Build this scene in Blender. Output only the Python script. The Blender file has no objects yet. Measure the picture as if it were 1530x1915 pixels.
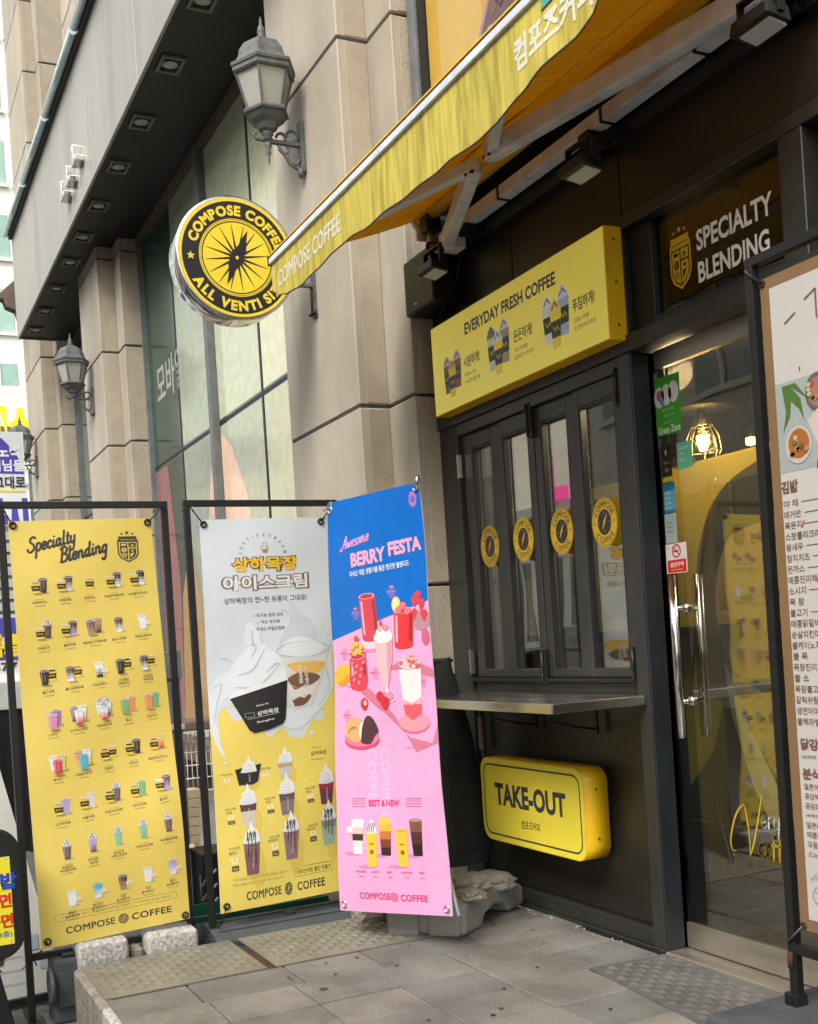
import bpy, bmesh, math, random
from mathutils import Vector, Matrix
random.seed(7)
PI = math.pi
scene = bpy.context.scene
COL = scene.collection

# ------------------------------------------------------------ camera
cd = bpy.data.cameras.new('camera'); cam = bpy.data.objects.new('camera', cd); COL.objects.link(cam)
yaw, roll = 0.4555, -0.0638
fwd = Vector((-math.cos(yaw), math.sin(yaw), 0))
r0 = fwd.cross(Vector((0, 0, 1))); u0 = r0.cross(fwd)
rr = r0*math.cos(roll)+u0*math.sin(roll); uu = -r0*math.sin(roll)+u0*math.cos(roll)
m = Matrix((rr, uu, -fwd)).transposed().to_4x4()
m.translation = Vector((0, -2.8147, 1.3)); cam.matrix_world = m
cd.sensor_fit = 'HORIZONTAL'; cd.sensor_width = 36; cd.lens = 2100/1530*36
cd.shift_x = 0; cd.shift_y = 243.5/1530; cd.clip_end = 600; cd.clip_start = .02
scene.camera = cam

# ------------------------------------------------------------ light
world = bpy.data.worlds.new("World"); scene.world = world; world.use_nodes = True
nt = world.node_tree; bg = nt.nodes['Background']
sky = nt.nodes.new('ShaderNodeTexSky'); sky.sky_type = 'NISHITA'; sky.sun_disc = False
sky.sun_elevation = math.radians(48); sky.sun_rotation = math.radians(146)
sky.dust_density = 4.0; sky.air_density = 1.2
hs = nt.nodes.new('ShaderNodeHueSaturation'); hs.inputs['Saturation'].default_value = 0.30; hs.inputs['Value'].default_value = 1.0
tint = nt.nodes.new('ShaderNodeMix'); tint.data_type = 'RGBA'; tint.blend_type = 'MULTIPLY'; tint.inputs[0].default_value = 1
tint.inputs[7].default_value = (1.0, .975, .90, 1)
nt.links.new(sky.outputs[0], hs.inputs['Color']); nt.links.new(hs.outputs[0], tint.inputs[6])
nt.links.new(tint.outputs[2], bg.inputs['Color']); bg.inputs['Strength'].default_value = 0.15
sd = bpy.data.lights.new('sun', 'SUN'); sun = bpy.data.objects.new('sun', sd); COL.objects.link(sun)
sd.energy = 1.5; sd.angle = math.radians(25); sd.color = (1, .95, .86)
az = math.radians(146)   # sky sun_rotation: measured clockwise from +Y
el = math.radians(48)
sv = Vector((math.sin(az)*math.cos(el), math.cos(az)*math.cos(el), math.sin(el)))
sun.rotation_euler = sv.to_track_quat('Z', 'Y').to_euler(); sun.location = (0, -6, 12)
vs = scene.view_settings
scene.display_settings.display_device = 'sRGB'
vs.view_transform = 'Standard'; vs.look = 'None'; vs.gamma = 1; vs.use_curve_mapping = False
vs.exposure = 0.95

# ------------------------------------------------------------ materials
def lin(c):
    if isinstance(c, str):
        c = c.lstrip('#'); c = [int(c[i:i+2], 16)/255 for i in (0, 2, 4)]
        return tuple(x/12.92 if x <= .04045 else ((x+.055)/1.055)**2.4 for x in c)
    return tuple(c)
def mat(name, col, rough=.5, metal=0, var=.12, scale=6, bump=0, bscale=80, spec=.5, coat=0, stretch=(1, 1, 1), col2=None, fine=0):
    m = bpy.data.materials.new(name); m.use_nodes = True; t = m.node_tree; N = t.nodes; L = t.links
    p = N['Principled BSDF']; c = lin(col)
    p.inputs['Roughness'].default_value = rough; p.inputs['Metallic'].default_value = metal
    p.inputs['Specular IOR Level'].default_value = spec; p.inputs['Coat Weight'].default_value = coat
    p.inputs['Coat Roughness'].default_value = .08
    tc = N.new('ShaderNodeTexCoord'); mp = N.new('ShaderNodeMapping'); mp.inputs['Scale'].default_value = stretch
    L.new(tc.outputs['Object'], mp.inputs[0])
    n = N.new('ShaderNodeTexNoise'); n.inputs['Scale'].default_value = scale; n.inputs['Detail'].default_value = 6; n.inputs['Roughness'].default_value = .62
    L.new(mp.outputs[0], n.inputs['Vector'])
    r = N.new('ShaderNodeValToRGB'); L.new(n.outputs['Fac'], r.inputs[0])
    d = lin(col2) if col2 else tuple(x*(1-var) for x in c)
    e = c if col2 else tuple(min(1, x*(1+var)) for x in c)
    r.color_ramp.elements[0].position = .34; r.color_ramp.elements[1].position = .66
    r.color_ramp.elements[0].color = (*d, 1); r.color_ramp.elements[1].color = (*e, 1)
    out = r.outputs[0]
    if fine:
        n2 = N.new('ShaderNodeTexNoise'); n2.inputs['Scale'].default_value = bscale; n2.inputs['Detail'].default_value = 3
        L.new(tc.outputs['Object'], n2.inputs['Vector'])
        r2 = N.new('ShaderNodeValToRGB'); r2.color_ramp.elements[0].position = .38; r2.color_ramp.elements[1].position = .62
        r2.color_ramp.elements[0].color = (1-fine,)*3+(1,); r2.color_ramp.elements[1].color = (1, 1, 1, 1)
        L.new(n2.outputs['Fac'], r2.inputs[0])
        mx = N.new('ShaderNodeMix'); mx.data_type = 'RGBA'; mx.blend_type = 'MULTIPLY'; mx.inputs[0].default_value = 1
        L.new(out, mx.inputs[6]); L.new(r2.outputs[0], mx.inputs[7]); out = mx.outputs[2]
    L.new(out, p.inputs['Base Color'])
    rm = N.new('ShaderNodeMapRange'); rm.inputs['To Min'].default_value = max(.02, rough-.09); rm.inputs['To Max'].default_value = min(1, rough+.09)
    L.new(n.outputs['Fac'], rm.inputs[0]); L.new(rm.outputs[0], p.inputs['Roughness'])
    if bump:
        b = N.new('ShaderNodeBump'); b.inputs['Strength'].default_value = bump; b.inputs['Distance'].default_value = .01
        n3 = N.new('ShaderNodeTexNoise'); n3.inputs['Scale'].default_value = bscale; n3.inputs['Detail'].default_value = 4
        L.new(tc.outputs['Object'], n3.inputs['Vector']); L.new(n3.outputs['Fac'], b.inputs['Height']); L.new(b.outputs[0], p.inputs['Normal'])
    return m
def emis(name, col, s):
    m = bpy.data.materials.new(name); m.use_nodes = True; p = m.node_tree.nodes['Principled BSDF']
    p.inputs['Base Color'].default_value = (*lin(col), 1); p.inputs['Emission Color'].default_value = (*lin(col), 1); p.inputs['Emission Strength'].default_value = s
    return m
def glass(name, tintc=(.93, .96, .95), ior=1.9, rough=0.0, trans=.9):
    m = bpy.data.materials.new(name); m.use_nodes = True; t = m.node_tree; N = t.nodes; L = t.links
    N.remove(N['Principled BSDF']); o = N['Material Output']
    tr = N.new('ShaderNodeBsdfTransparent'); tr.inputs[0].default_value = (*[x*trans for x in tintc], 1)
    gl = N.new('ShaderNodeBsdfGlossy'); gl.inputs['Roughness'].default_value = rough; gl.inputs['Color'].default_value = (.95, .97, .96, 1)
    fr = N.new('ShaderNodeFresnel'); ge = N.new('ShaderNodeNewGeometry'); mr = N.new('ShaderNodeMapRange')
    mr.inputs['To Min'].default_value = ior; mr.inputs['To Max'].default_value = 1/ior   # same reflectance from both faces of the sheet
    L.new(ge.outputs['Backfacing'], mr.inputs[0]); L.new(mr.outputs[0], fr.inputs[0])
    mx = N.new('ShaderNodeMixShader'); L.new(fr.outputs[0], mx.inputs[0]); L.new(tr.outputs[0], mx.inputs[1]); L.new(gl.outputs[0], mx.inputs[2])
    tc = N.new('ShaderNodeTexCoord'); n = N.new('ShaderNodeTexNoise'); n.inputs['Scale'].default_value = 2.2; n.inputs['Detail'].default_value = 1
    b = N.new('ShaderNodeBump'); b.inputs['Strength'].default_value = .03; b.inputs['Distance'].default_value = .05
    L.new(tc.outputs['Object'], n.inputs['Vector']); L.new(n.outputs['Fac'], b.inputs['Height']); L.new(b.outputs[0], gl.inputs['Normal'])
    L.new(mx.outputs[0], o.inputs[0]); return m
def printmat(name, rough=.45, dirt=.06, spec=.4, transl=0):
    m = bpy.data.materials.new(name); m.use_nodes = True; t = m.node_tree; N = t.nodes; L = t.links; p = N['Principled BSDF']
    a = N.new('ShaderNodeAttribute'); a.attribute_name = 'Col'
    tc = N.new('ShaderNodeTexCoord'); n = N.new('ShaderNodeTexNoise'); n.inputs['Scale'].default_value = 9; n.inputs['Detail'].default_value = 5
    L.new(tc.outputs['Object'], n.inputs['Vector'])
    mr = N.new('ShaderNodeMapRange'); mr.inputs['From Min'].default_value = .35; mr.inputs['From Max'].default_value = .65; mr.inputs['To Min'].default_value = 1-dirt; mr.inputs['To Max'].default_value = 1
    L.new(n.outputs['Fac'], mr.inputs[0])
    vm = N.new('ShaderNodeVectorMath'); vm.operation = 'SCALE'; L.new(a.outputs['Color'], vm.inputs[0]); L.new(mr.outputs[0], vm.inputs['Scale'])
    L.new(vm.outputs[0], p.inputs['Base Color']); p.inputs['Roughness'].default_value = rough; p.inputs['Specular IOR Level'].default_value = spec
    return m
K = {}
K['stone'] = mat('limestone_slab', (.385, .343, .288), .62, var=.17, scale=2.2, bump=.12, bscale=120, fine=.13, stretch=(1.6, 1.6, .45))
K['stone2'] = mat('limestone_slab_dull', (.350, .310, .258), .62, var=.19, scale=2.0, bump=.12, bscale=120, fine=.13, stretch=(1.8, 1.8, .40))
K['stone3'] = mat('limestone_slab_pale', (.410, .366, .308), .62, var=.16, scale=1.8, bump=.12, bscale=120, fine=.13, stretch=(1.4, 1.4, .5))
K['stone_rough'] = mat('bush_hammered_stone', (.42, .36, .28), .85, var=.10, scale=5, bump=.45, bscale=130, fine=.22)
K['joint'] = mat('dark_joint', (.05, .045, .04), .9)
K['dark'] = mat('dark_powder_coat', (.020, .021, .019), .42, var=.22, scale=3, spec=.5, bump=.03, bscale=30)
K['panel'] = mat('warm_dark_panel', (.017, .0155, .0135), .36, var=.25, scale=2, spec=.5)
K['frame'] = mat('charcoal_frame', (.026, .026, .024), .38, var=.2, scale=5, spec=.5)
K['navy'] = mat('blue_black_return', (.008, .012, .016), .45, var=.2, scale=3)
K['black'] = mat('black_plastic', (.007, .0075, .008), .45, var=.3, scale=8)
K['matteblack'] = mat('black_cloth', (.016, .018, .021), .8, var=.25, scale=5, bump=.3, bscale=150)
K['soffit'] = mat('dark_soffit', (.0065, .0075, .009), .55, var=.15, scale=1)
K['fascia'] = mat('brushed_zinc_fascia', (.37, .355, .33), .42, metal=.35, var=.14, scale=1.2, stretch=(2.5, 1, .35))
K['steel'] = mat('brushed_stainless', (.62, .60, .57), .24, metal=1, var=.1, scale=3, stretch=(1, 8, 8), bump=.02, bscale=40)
K['rail'] = mat('warm_brushed_steel', (.50, .46, .41), .38, metal=.9, var=.14, scale=3, stretch=(1, 6, 6))
K['chrome'] = mat('polished_steel', (.72, .71, .69), .10, metal=1, var=.05)
K['white'] = mat('white_paint', (.82, .80, .76), .5, var=.12, scale=9)
K['armw'] = mat('greyed_white_aluminium', (.64, .67, .74), .45, var=.16, scale=9, spec=.5)
K['led'] = mat('white_led_cover', (.62, .63, .62), .5, var=.08)
K['yellow'] = mat('sign_yellow', (.78, .57, .020), .40, var=.07, scale=4)
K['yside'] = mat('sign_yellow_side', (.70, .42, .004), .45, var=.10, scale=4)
K['lantern'] = mat('weathered_grey_cast', (.095, .105, .110), .6, var=.3, scale=14, bump=.2)
K['lampglass'] = mat('frosted_lamp_glass', (.36, .375, .35), .32, var=.10, scale=5, spec=.5)
K['granite'] = mat('speckled_granite', (.50, .49, .47), .85, var=.10, scale=9, bump=.7, bscale=60, fine=.45)
K['paver'] = mat('granite_paver', (.178, .172, .160), .68, var=.30, scale=3, bump=.3, bscale=140, fine=.30)
K['paver2'] = mat('granite_paver_warm', (.205, .192, .172), .68, var=.28, scale=3, bump=.3, bscale=140, fine=.30)
K['paver3'] = mat('granite_paver_dark', (.148, .146, .138), .68, var=.32, scale=3, bump=.3, bscale=140, fine=.32)
K['mortar'] = mat('dirty_mortar', (.045, .04, .035), .95, bump=.4)
K['plate'] = mat('worn_tread_plate', (.205, .196, .170), .42, metal=.25, var=.2, scale=5, bump=.08, bscale=60)
K['plate2'] = mat('grey_tread_plate', (.165, .162, .156), .40, metal=.4, var=.2, scale=5, bump=.08, bscale=60)
K['asphalt'] = mat('street_paving', (.10, .098, .092), .9, var=.3, scale=4, bump=.6, bscale=70, fine=.3)
K['concrete'] = mat('grey_plastic_weight', (.25, .25, .245), .62, var=.14, scale=5, bump=.06)
K['rubble'] = mat('tan_rubble', (.215, .195, .165), .9, var=.28, scale=14, bump=.9, bscale=45)
K['rubber'] = mat('grey_rubber', (.050, .057, .064), .68, var=.2, scale=9, bump=.25, bscale=90)
K['crate'] = mat('green_crate', (.012, .085, .060), .42, var=.2)
K['pole'] = mat('grey_pole_paint', (.13, .145, .15), .55, var=.2, scale=10, bump=.15, bscale=30)
K['brown'] = mat('brown_ledge', (.12, .085, .065), .7, var=.2)
K['rust'] = mat('rust', (.055, .022, .014), .9, var=.4, scale=30)
K['blue'] = mat('blue_tarp', (.01, .10, .28), .5)
K['cardboard'] = mat('cardboard', (.42, .33, .22), .85)
K['greywall'] = mat('pale_grey_board', (.42, .43, .43), .6, var=.12)
K['cream'] = mat('cream_plaster', (.38, .32, .235), .8, var=.12, scale=2)
K['wood'] = mat('tan_wood_post', (.42, .27, .13), .55, var=.25, scale=4, stretch=(8, 8, .6))
K['floorin'] = mat('dark_indoor_floor', (.06, .055, .05), .3, var=.2)
K['bannerback'] = mat('vinyl_sheet', (.76, .74, .70), .45)
K['fab'] = None
K['ad'] = mat('white_board', (.60, .60, .58), .5, var=.05)
K['signbrown'] = mat('kraft_border', (.20, .118, .060), .6, var=.1)
K['bulb'] = emis('bulb_filament', (1, .62, .16), 60)
K['bulbg'] = emis('glowing_bulb', (1, .50, .10), 3.2)
K['glow'] = emis('ceiling_lamp', (1, .80, .35), 4)
K['tube'] = mat('glass_led_tube', (.55, .68, .72), .18, var=.1, coat=.5)
K['farwhite'] = mat('white_tower_cladding', (.80, .80, .77), .6, var=.05, scale=.4)
K['fargreen'] = mat('green_tower_glass', (.32, .50, .44), .15, var=.2, scale=.6, spec=.9)
K['opp'] = mat('pale_opposite_wall', (.52, .50, .44), .7, var=.12, scale=.6)
K['oppglass'] = mat('opposite_glass', (.10, .14, .15), .1, var=.2, spec=.8)
K['g_win'] = glass('window_glass', ior=2.6, trans=.80)
K['g_winr'] = glass('brightened_window_glass', ior=3.6, trans=.75, tintc=(.93, .97, .9))  # reflectance raised to brighten the mirrored street in the middle leaves
K['g_door'] = glass('door_glass', ior=2.3, trans=.85, tintc=(.92, .90, .80))
K['g_tr'] = glass('transom_tinted_glass', ior=1.55, trans=.22, tintc=(.8, .75, .62))
K['g_bulb'] = glass('bulb_glass', ior=1.3, tintc=(1, .93, .75))
K['print'] = printmat('printed_vinyl', .30, .05, .5)
K['printm'] = printmat('printed_sign_face', .38, .08)
K['printd'] = printmat('window_decal', .5, .05, .3)
K['glowface'] = printmat('sign_face_added_glow', .38, .06)
_p = K['glowface'].node_tree.nodes['Principled BSDF']; _a = K['glowface'].node_tree.nodes['Attribute']
K['glowface'].node_tree.links.new(_a.outputs['Color'], _p.inputs['Emission Color']); _p.inputs['Emission Strength'].default_value = .13  # faint glow added to brighten the menu sign face

def fabric(name, c, dirt, tr):
    m = bpy.data.materials.new(name); m.use_nodes = True; t = m.node_tree; N = t.nodes; L = t.links
    N.remove(N['Principled BSDF']); o = N['Material Output']
    tc = N.new('ShaderNodeTexCoord'); mp = N.new('ShaderNodeMapping'); mp.inputs['Scale'].default_value = (9, 1, .9); L.new(tc.outputs['Object'], mp.inputs[0])
    n = N.new('ShaderNodeTexNoise'); n.inputs['Scale'].default_value = 3.2; n.inputs['Detail'].default_value = 6; n.inputs['Roughness'].default_value = .65; L.new(mp.outputs[0], n.inputs['Vector'])
    r = N.new('ShaderNodeValToRGB'); r.color_ramp.elements[0].position = .36; r.color_ramp.elements[1].position = .60
    r.color_ramp.elements[0].color = (*[x*(1-dirt) for x in c], 1); r.color_ramp.elements[1].color = (*c, 1)
    L.new(n.outputs['Fac'], r.inputs[0])
    d = N.new('ShaderNodeBsdfDiffuse'); L.new(r.outputs[0], d.inputs[0])
    tl = N.new('ShaderNodeBsdfTranslucent'); tl.inputs[0].default_value = (c[0]*.80, c[1]*.44, c[2]*.10, 1)
    mx = N.new('ShaderNodeMixShader'); mx.inputs[0].default_value = tr
    L.new(d.outputs[0], mx.inputs[1]); L.new(tl.outputs[0], mx.inputs[2]); L.new(mx.outputs[0], o.inputs[0])
    return m
K['fab'] = fabric('awning_cloth', (.55, .33, .02), .25, .13)
K['val'] = fabric('weathered_valance_cloth', (.62, .525, .125), .42, .10)

# ------------------------------------------------------------ mesh helpers
class MB:
    def __init__(s): s.v = []; s.f = []; s.sm = []
    def add(s, vs_, fs, smooth=False):
        b = len(s.v); s.v += [tuple(p) for p in vs_]; s.f += [tuple(b+i for i in f) for f in fs]; s.sm += [smooth]*len(fs); return s
    def box(s, x0, x1, y0, y1, z0, z1):
        return s.add([(x0,y0,z0),(x1,y0,z0),(x1,y1,z0),(x0,y1,z0),(x0,y0,z1),(x1,y0,z1),(x1,y1,z1),(x0,y1,z1)],
                     [(0,3,2,1),(4,5,6,7),(0,1,5,4),(1,2,6,5),(2,3,7,6),(3,0,4,7)])
    def hexa(s, b, t):   # 4 bottom points, 4 top points
        return s.add(list(b)+list(t), [(0,3,2,1),(4,5,6,7),(0,1,5,4),(1,2,6,5),(2,3,7,6),(3,0,4,7)])
    def bar(s, p0, p1, w, h, up=(0, 0, 1)):
        p0 = Vector(p0); p1 = Vector(p1); d = (p1-p0).normalized(); sd_ = d.cross(Vector(up))
        if sd_.length < 1e-3: sd_ = Vector((1, 0, 0))
        sd_.normalize(); u = sd_.cross(d)
        q = lambda p: [p-sd_*w/2-u*h/2, p+sd_*w/2-u*h/2, p+sd_*w/2+u*h/2, p-sd_*w/2+u*h/2]
        return s.add(q(p0)+q(p1), [(0,1,2,3),(7,6,5,4),(0,4,5,1),(1,5,6,2),(2,6,7,3),(3,7,4,0)])
    def cyl(s, p0, p1, r, n=16, r2=None):
        return s.tube([p0, p1], [r, r if r2 is None else r2], n)
    def tube(s, pts, r, n=10, cap=True):
        pts = [Vector(p) for p in pts]; R_ = r if isinstance(r, (list, tuple)) else [r]*len(pts)
        vs_ = []; prev = None
        for i, p in enumerate(pts):
            d = (pts[min(i+1, len(pts)-1)]-pts[max(i-1, 0)]).normalized()
            a = d.cross(Vector((0, 0, 1))) if prev is None else prev-d*prev.dot(d)
            if a.length < 1e-3: a = d.cross(Vector((0, 1, 0)))
            a.normalize(); b = d.cross(a); prev = a
            for k in range(n):
                t = 2*PI*k/n; vs_.append(p+a*math.cos(t)*R_[i]+b*math.sin(t)*R_[i])
        fs = [(i*n+k, i*n+(k+1) % n, (i+1)*n+(k+1) % n, (i+1)*n+k) for i in range(len(pts)-1) for k in range(n)]
        s.add(vs_, fs, True)
        if cap:
            b = len(s.v)-len(vs_)
            s.f.append(tuple(b+k for k in reversed(range(n)))); s.f.append(tuple(b+(len(pts)-1)*n+k for k in range(n))); s.sm += [False, False]
        return s
    def lathe(s, c, prof, n=16, rot=0, smooth=True, axis='z'):
        vs_ = []
        for r, z in prof:
            for k in range(n):
                t = 2*PI*k/n+rot; a, b = r*math.cos(t), r*math.sin(t)
                vs_.append((c[0]+a, c[1]+b, c[2]+z) if axis == 'z' else (c[0]+z, c[1]+a, c[2]+b))
        fs = [(i*n+k, i*n+(k+1) % n, (i+1)*n+(k+1) % n, (i+1)*n+k) for i in range(len(prof)-1) for k in range(n)]
        s.add(vs_, fs, smooth); b = len(s.v)-len(vs_)
        s.f.append(tuple(b+k for k in reversed(range(n)))); s.f.append(tuple(b+(len(prof)-1)*n+k for k in range(n))); s.sm += [False, False]
        return s
    def prism(s, poly, fn, d0, d1, smooth=False):   # poly of (a,b); fn(a,b,d)->xyz
        n = len(poly)
        s.add([fn(a, b, d0) for a, b in poly]+[fn(a, b, d1) for a, b in poly],
              [tuple(reversed(range(n))), tuple(range(n, 2*n))]); 
        b = len(s.v)-2*n
        for i in range(n): s.f.append((b+i, b+(i+1) % n, b+n+(i+1) % n, b+n+i)); s.sm.append(smooth)
        return s
    def grid(s, fn, nu, nv, smooth=True):
        return s.add([fn(i/nu, j/nv) for j in range(nv+1) for i in range(nu+1)],
                     [(j*(nu+1)+i, j*(nu+1)+i+1, (j+1)*(nu+1)+i+1, (j+1)*(nu+1)+i) for j in range(nv) for i in range(nu)], smooth)
ORG = {}
def link_mesh(name, me, mt, parent, label=None, kind=None):
    if mt is not None: me.materials.append(mt)
    o = bpy.data.objects.new(name, me); COL.objects.link(o)
    if parent is not None: o.parent = parent
    if label: o['label'] = label
    if kind: o['kind'] = kind
    return o
def part(name, mb, mt, parent=None, bev=0, label=None, kind=None, seg=2, thick=0, org=None):
    me = bpy.data.meshes.new(name)
    o0 = Vector(ORG.get(parent.name, (0, 0, 0))) if parent is not None else Vector(org or (0, 0, 0))
    me.from_pydata([Vector(v)-o0 for v in mb.v], [], mb.f)
    me.polygons.foreach_set('use_smooth', mb.sm); me.validate()
    b = bmesh.new(); b.from_mesh(me)
    if thick:
        bmesh.ops.solidify(b, geom=b.faces[:], thickness=thick)
    bmesh.ops.recalc_face_normals(b, faces=b.faces[:])
    if bev:
        es = [e for e in b.edges if len(e.link_faces) == 2 and e.calc_face_angle(0) > .6]
        bmesh.ops.bevel(b, geom=es, offset=bev, segments=seg, affect='EDGES', profile=.6, clamp_overlap=True)
    b.to_mesh(me); b.free()
    ob = link_mesh(name, me, mt, parent, label, kind)
    if parent is None: ob.location = o0
    ORG[ob.name] = tuple(o0)
    return ob
def thing(name, label, cat, loc=(0, 0, 0), group=None):
    o = bpy.data.objects.new(name, None); COL.objects.link(o); o.location = loc; o.empty_display_size = .1
    o['label'] = label; o['category'] = cat
    if group: o['group'] = group
    ORG[o.name] = tuple(loc); return o
def tag(o, label, cat, group=None):
    o['label'] = label; o['category'] = cat
    if group: o['group'] = group
    return o
def struct(name, mb, mt, bev=0, org=(0, 0, 0)):
    o = part(name, mb, mt, None, bev, org=org); o['kind'] = 'structure'; return o
def dup(root, loc, label, group=None):
    r = root.copy(); COL.objects.link(r); r.location = loc; r['label'] = label
    if group: r['group'] = group
    def rec(src, dst):
        for ch in list(src.children):
            c = ch.copy(); COL.objects.link(c); c.parent = dst; rec(ch, c)
    rec(root, r); ORG[r.name] = tuple(loc); return r

# ------------------------------------------------------------ flat print (lettering and pictures as thin shapes)
_tc = {}
_kc = bpy.data.curves.new('keep', 'FONT'); _kc.body = '가'; _ko = bpy.data.objects.new('keep', _kc); COL.objects.link(_ko); bpy.context.view_layer.update()
_tf = (bpy.data.curves.new('t', 'FONT'), None); _tf[0].resolution_u = 3; _tf = (_tf[0], bpy.data.objects.new('t', _tf[0]))
def glyphs(s, bold=0.0, shear=0.0, sp=1.0):
    k = (s, bold, shear, sp)
    if k in _tc: return _tc[k]
    c, o = _tf; c.body = s; c.offset = bold; c.shear = shear; c.space_character = sp; me = o.to_mesh()
    V_ = [(v.co.x, v.co.y) for v in me.vertices]; F_ = [tuple(p.vertices) for p in me.polygons]
    o.to_mesh_clear()
    if V_:
        xs = [p[0] for p in V_]; ys = [p[1] for p in V_]; bb = (min(xs), max(xs), min(ys), max(ys))
    else: bb = (0, .3, 0, .7)
    _tc[k] = (V_, F_, bb); return _tc[k]
def smoothpts(P, n=6):
    if len(P) < 3: return P
    out = []; Q = [P[0]]+list(P)+[P[-1]]
    for i in range(1, len(Q)-2):
        a, b, c, d = Q[i-1:i+3]
        for k in range(n):
            t = k/n; f = lambda j: .5*(2*b[j]+(c[j]-a[j])*t+(2*a[j]-5*b[j]+4*c[j]-d[j])*t*t+(3*b[j]-a[j]-3*c[j]+d[j])*t**3)
            out.append((f(0), f(1)))
    out.append(P[-1]); return out
class Cv:
    LS = .0005
    def __init__(s): s.v = []; s.f = []; s.c = []
    def poly(s, pts, col, L=1):
        b = len(s.v); s.v += [(x, y, L) for x, y in pts]; s.f.append(tuple(range(b, b+len(pts)))); s.c.append(lin(col)); return s
    def rect(s, x0, y0, x1, y1, col, L=1): return s.poly([(x0,y0),(x1,y0),(x1,y1),(x0,y1)], col, L)
    def ell(s, cx, cy, rx, ry, col, L=1, n=20, a0=0, a1=2*PI, rot=0):
        full = abs(a1-a0-2*PI) < 1e-6; N_ = n if full else n+1
        P = []
        for k in range(N_):
            t = a0+(a1-a0)*k/n; x, y = rx*math.cos(t), ry*math.sin(t)
            P.append((cx+x*math.cos(rot)-y*math.sin(rot), cy+x*math.sin(rot)+y*math.cos(rot)))
        return s.poly(P, col, L)
    def ring(s, cx, cy, r0_, r1_, col, L=1, n=40, ky=1):
        for k in range(n):
            a, b = 2*PI*k/n, 2*PI*(k+1)/n
            s.poly([(cx+r0_*math.cos(a), cy+r0_*math.sin(a)*ky), (cx+r1_*math.cos(a), cy+r1_*math.sin(a)*ky), (cx+r1_*math.cos(b), cy+r1_*math.sin(b)*ky), (cx+r0_*math.cos(b), cy+r0_*math.sin(b)*ky)], col, L)
        return s
    def line(s, pts, w, col, L=1, taper=False):
        n = len(pts)
        for i in range(n-1):
            (x0, y0), (x1, y1) = pts[i], pts[i+1]; d = math.hypot(x1-x0, y1-y0)
            if d < 1e-9: continue
            w0 = w1 = w/2
            if taper: w0 = w/2*(.25+.75*math.sin(PI*(i+.3)/(n))); w1 = w/2*(.25+.75*math.sin(PI*(i+1.3)/(n)))
            nx, ny = -(y1-y0)/d, (x1-x0)/d; ex, ey = (x1-x0)/d*w0*.3, (y1-y0)/d*w0*.3
            s.poly([(x0-nx*w0-ex, y0-ny*w0-ey), (x1-nx*w1+ex, y1-ny*w1+ey), (x1+nx*w1+ex, y1+ny*w1+ey), (x0+nx*w0-ex, y0+ny*w0-ey)], col, L)
        return s
    def rrect(s, x0, y0, x1, y1, r, col, L=1, n=5):
        P = []
        for cx, cy, a in ((x1-r, y1-r, 0), (x0+r, y1-r, PI/2), (x0+r, y0+r, PI), (x1-r, y0+r, 1.5*PI)):
            P += [(cx+r*math.cos(a+PI/2*k/n), cy+r*math.sin(a+PI/2*k/n)) for k in range(n+1)]
        return s.poly(P, col, L)
    def rframe(s, x0, y0, x1, y1, r, w, col, L=1, n=5):
        def P(d):
            o = []
            for cx, cy, a in ((x1-r, y1-r, 0), (x0+r, y1-r, PI/2), (x0+r, y0+r, PI), (x1-r, y0+r, 1.5*PI)):
                o += [(cx+(r-d)*math.cos(a+PI/2*k/n), cy+(r-d)*math.sin(a+PI/2*k/n)) for k in range(n+1)]
            return o
        A, B = P(0), P(w); m_ = len(A)
        for i in range(m_): s.poly([A[i], A[(i+1) % m_], B[(i+1) % m_], B[i]], col, L)
        return s
    def text(s, t, cx, cy, h=None, w=None, col='#222222', L=2, bold=.0, shear=0, rot=0, align='c', sp=1.0, base=None):
        if bold > 0 and 'M' in t and h:      # offsets fold the M over itself: thicken by small shifts instead
            e = bold*h*1.1
            for i, (dx, dy) in enumerate(((-1, -.6), (1, -.6), (-1, .6), (1, .6), (0, 0))): s.text(t, cx+dx*e, cy+dy*e, h*.95, w*.97 if w else None, col, L+.12*i, 0, shear, rot, align, sp)
            return s
        V_, F_, bb = glyphs(t, bold, shear, sp)
        if not V_: return s
        H = bb[3]-bb[2]; W = bb[1]-bb[0]
        ky = h/H if h else None; kx = w/W if w else None
        if ky is None: ky = kx
        if kx is None: kx = ky
        ax = {'c': (bb[0]+bb[1])/2, 'l': bb[0], 'r': bb[1]}[align]; ay = (bb[2]+bb[3])/2
        co, si = math.cos(rot), math.sin(rot); b = len(s.v); c = lin(col)
        for x, y in V_:
            X, Y = (x-ax)*kx, (y-ay)*ky; s.v.append((cx+X*co-Y*si, cy+X*si+Y*co, L))
        for f in F_: s.f.append(tuple(b+i for i in f)); s.c.append(c)
        return s
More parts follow.
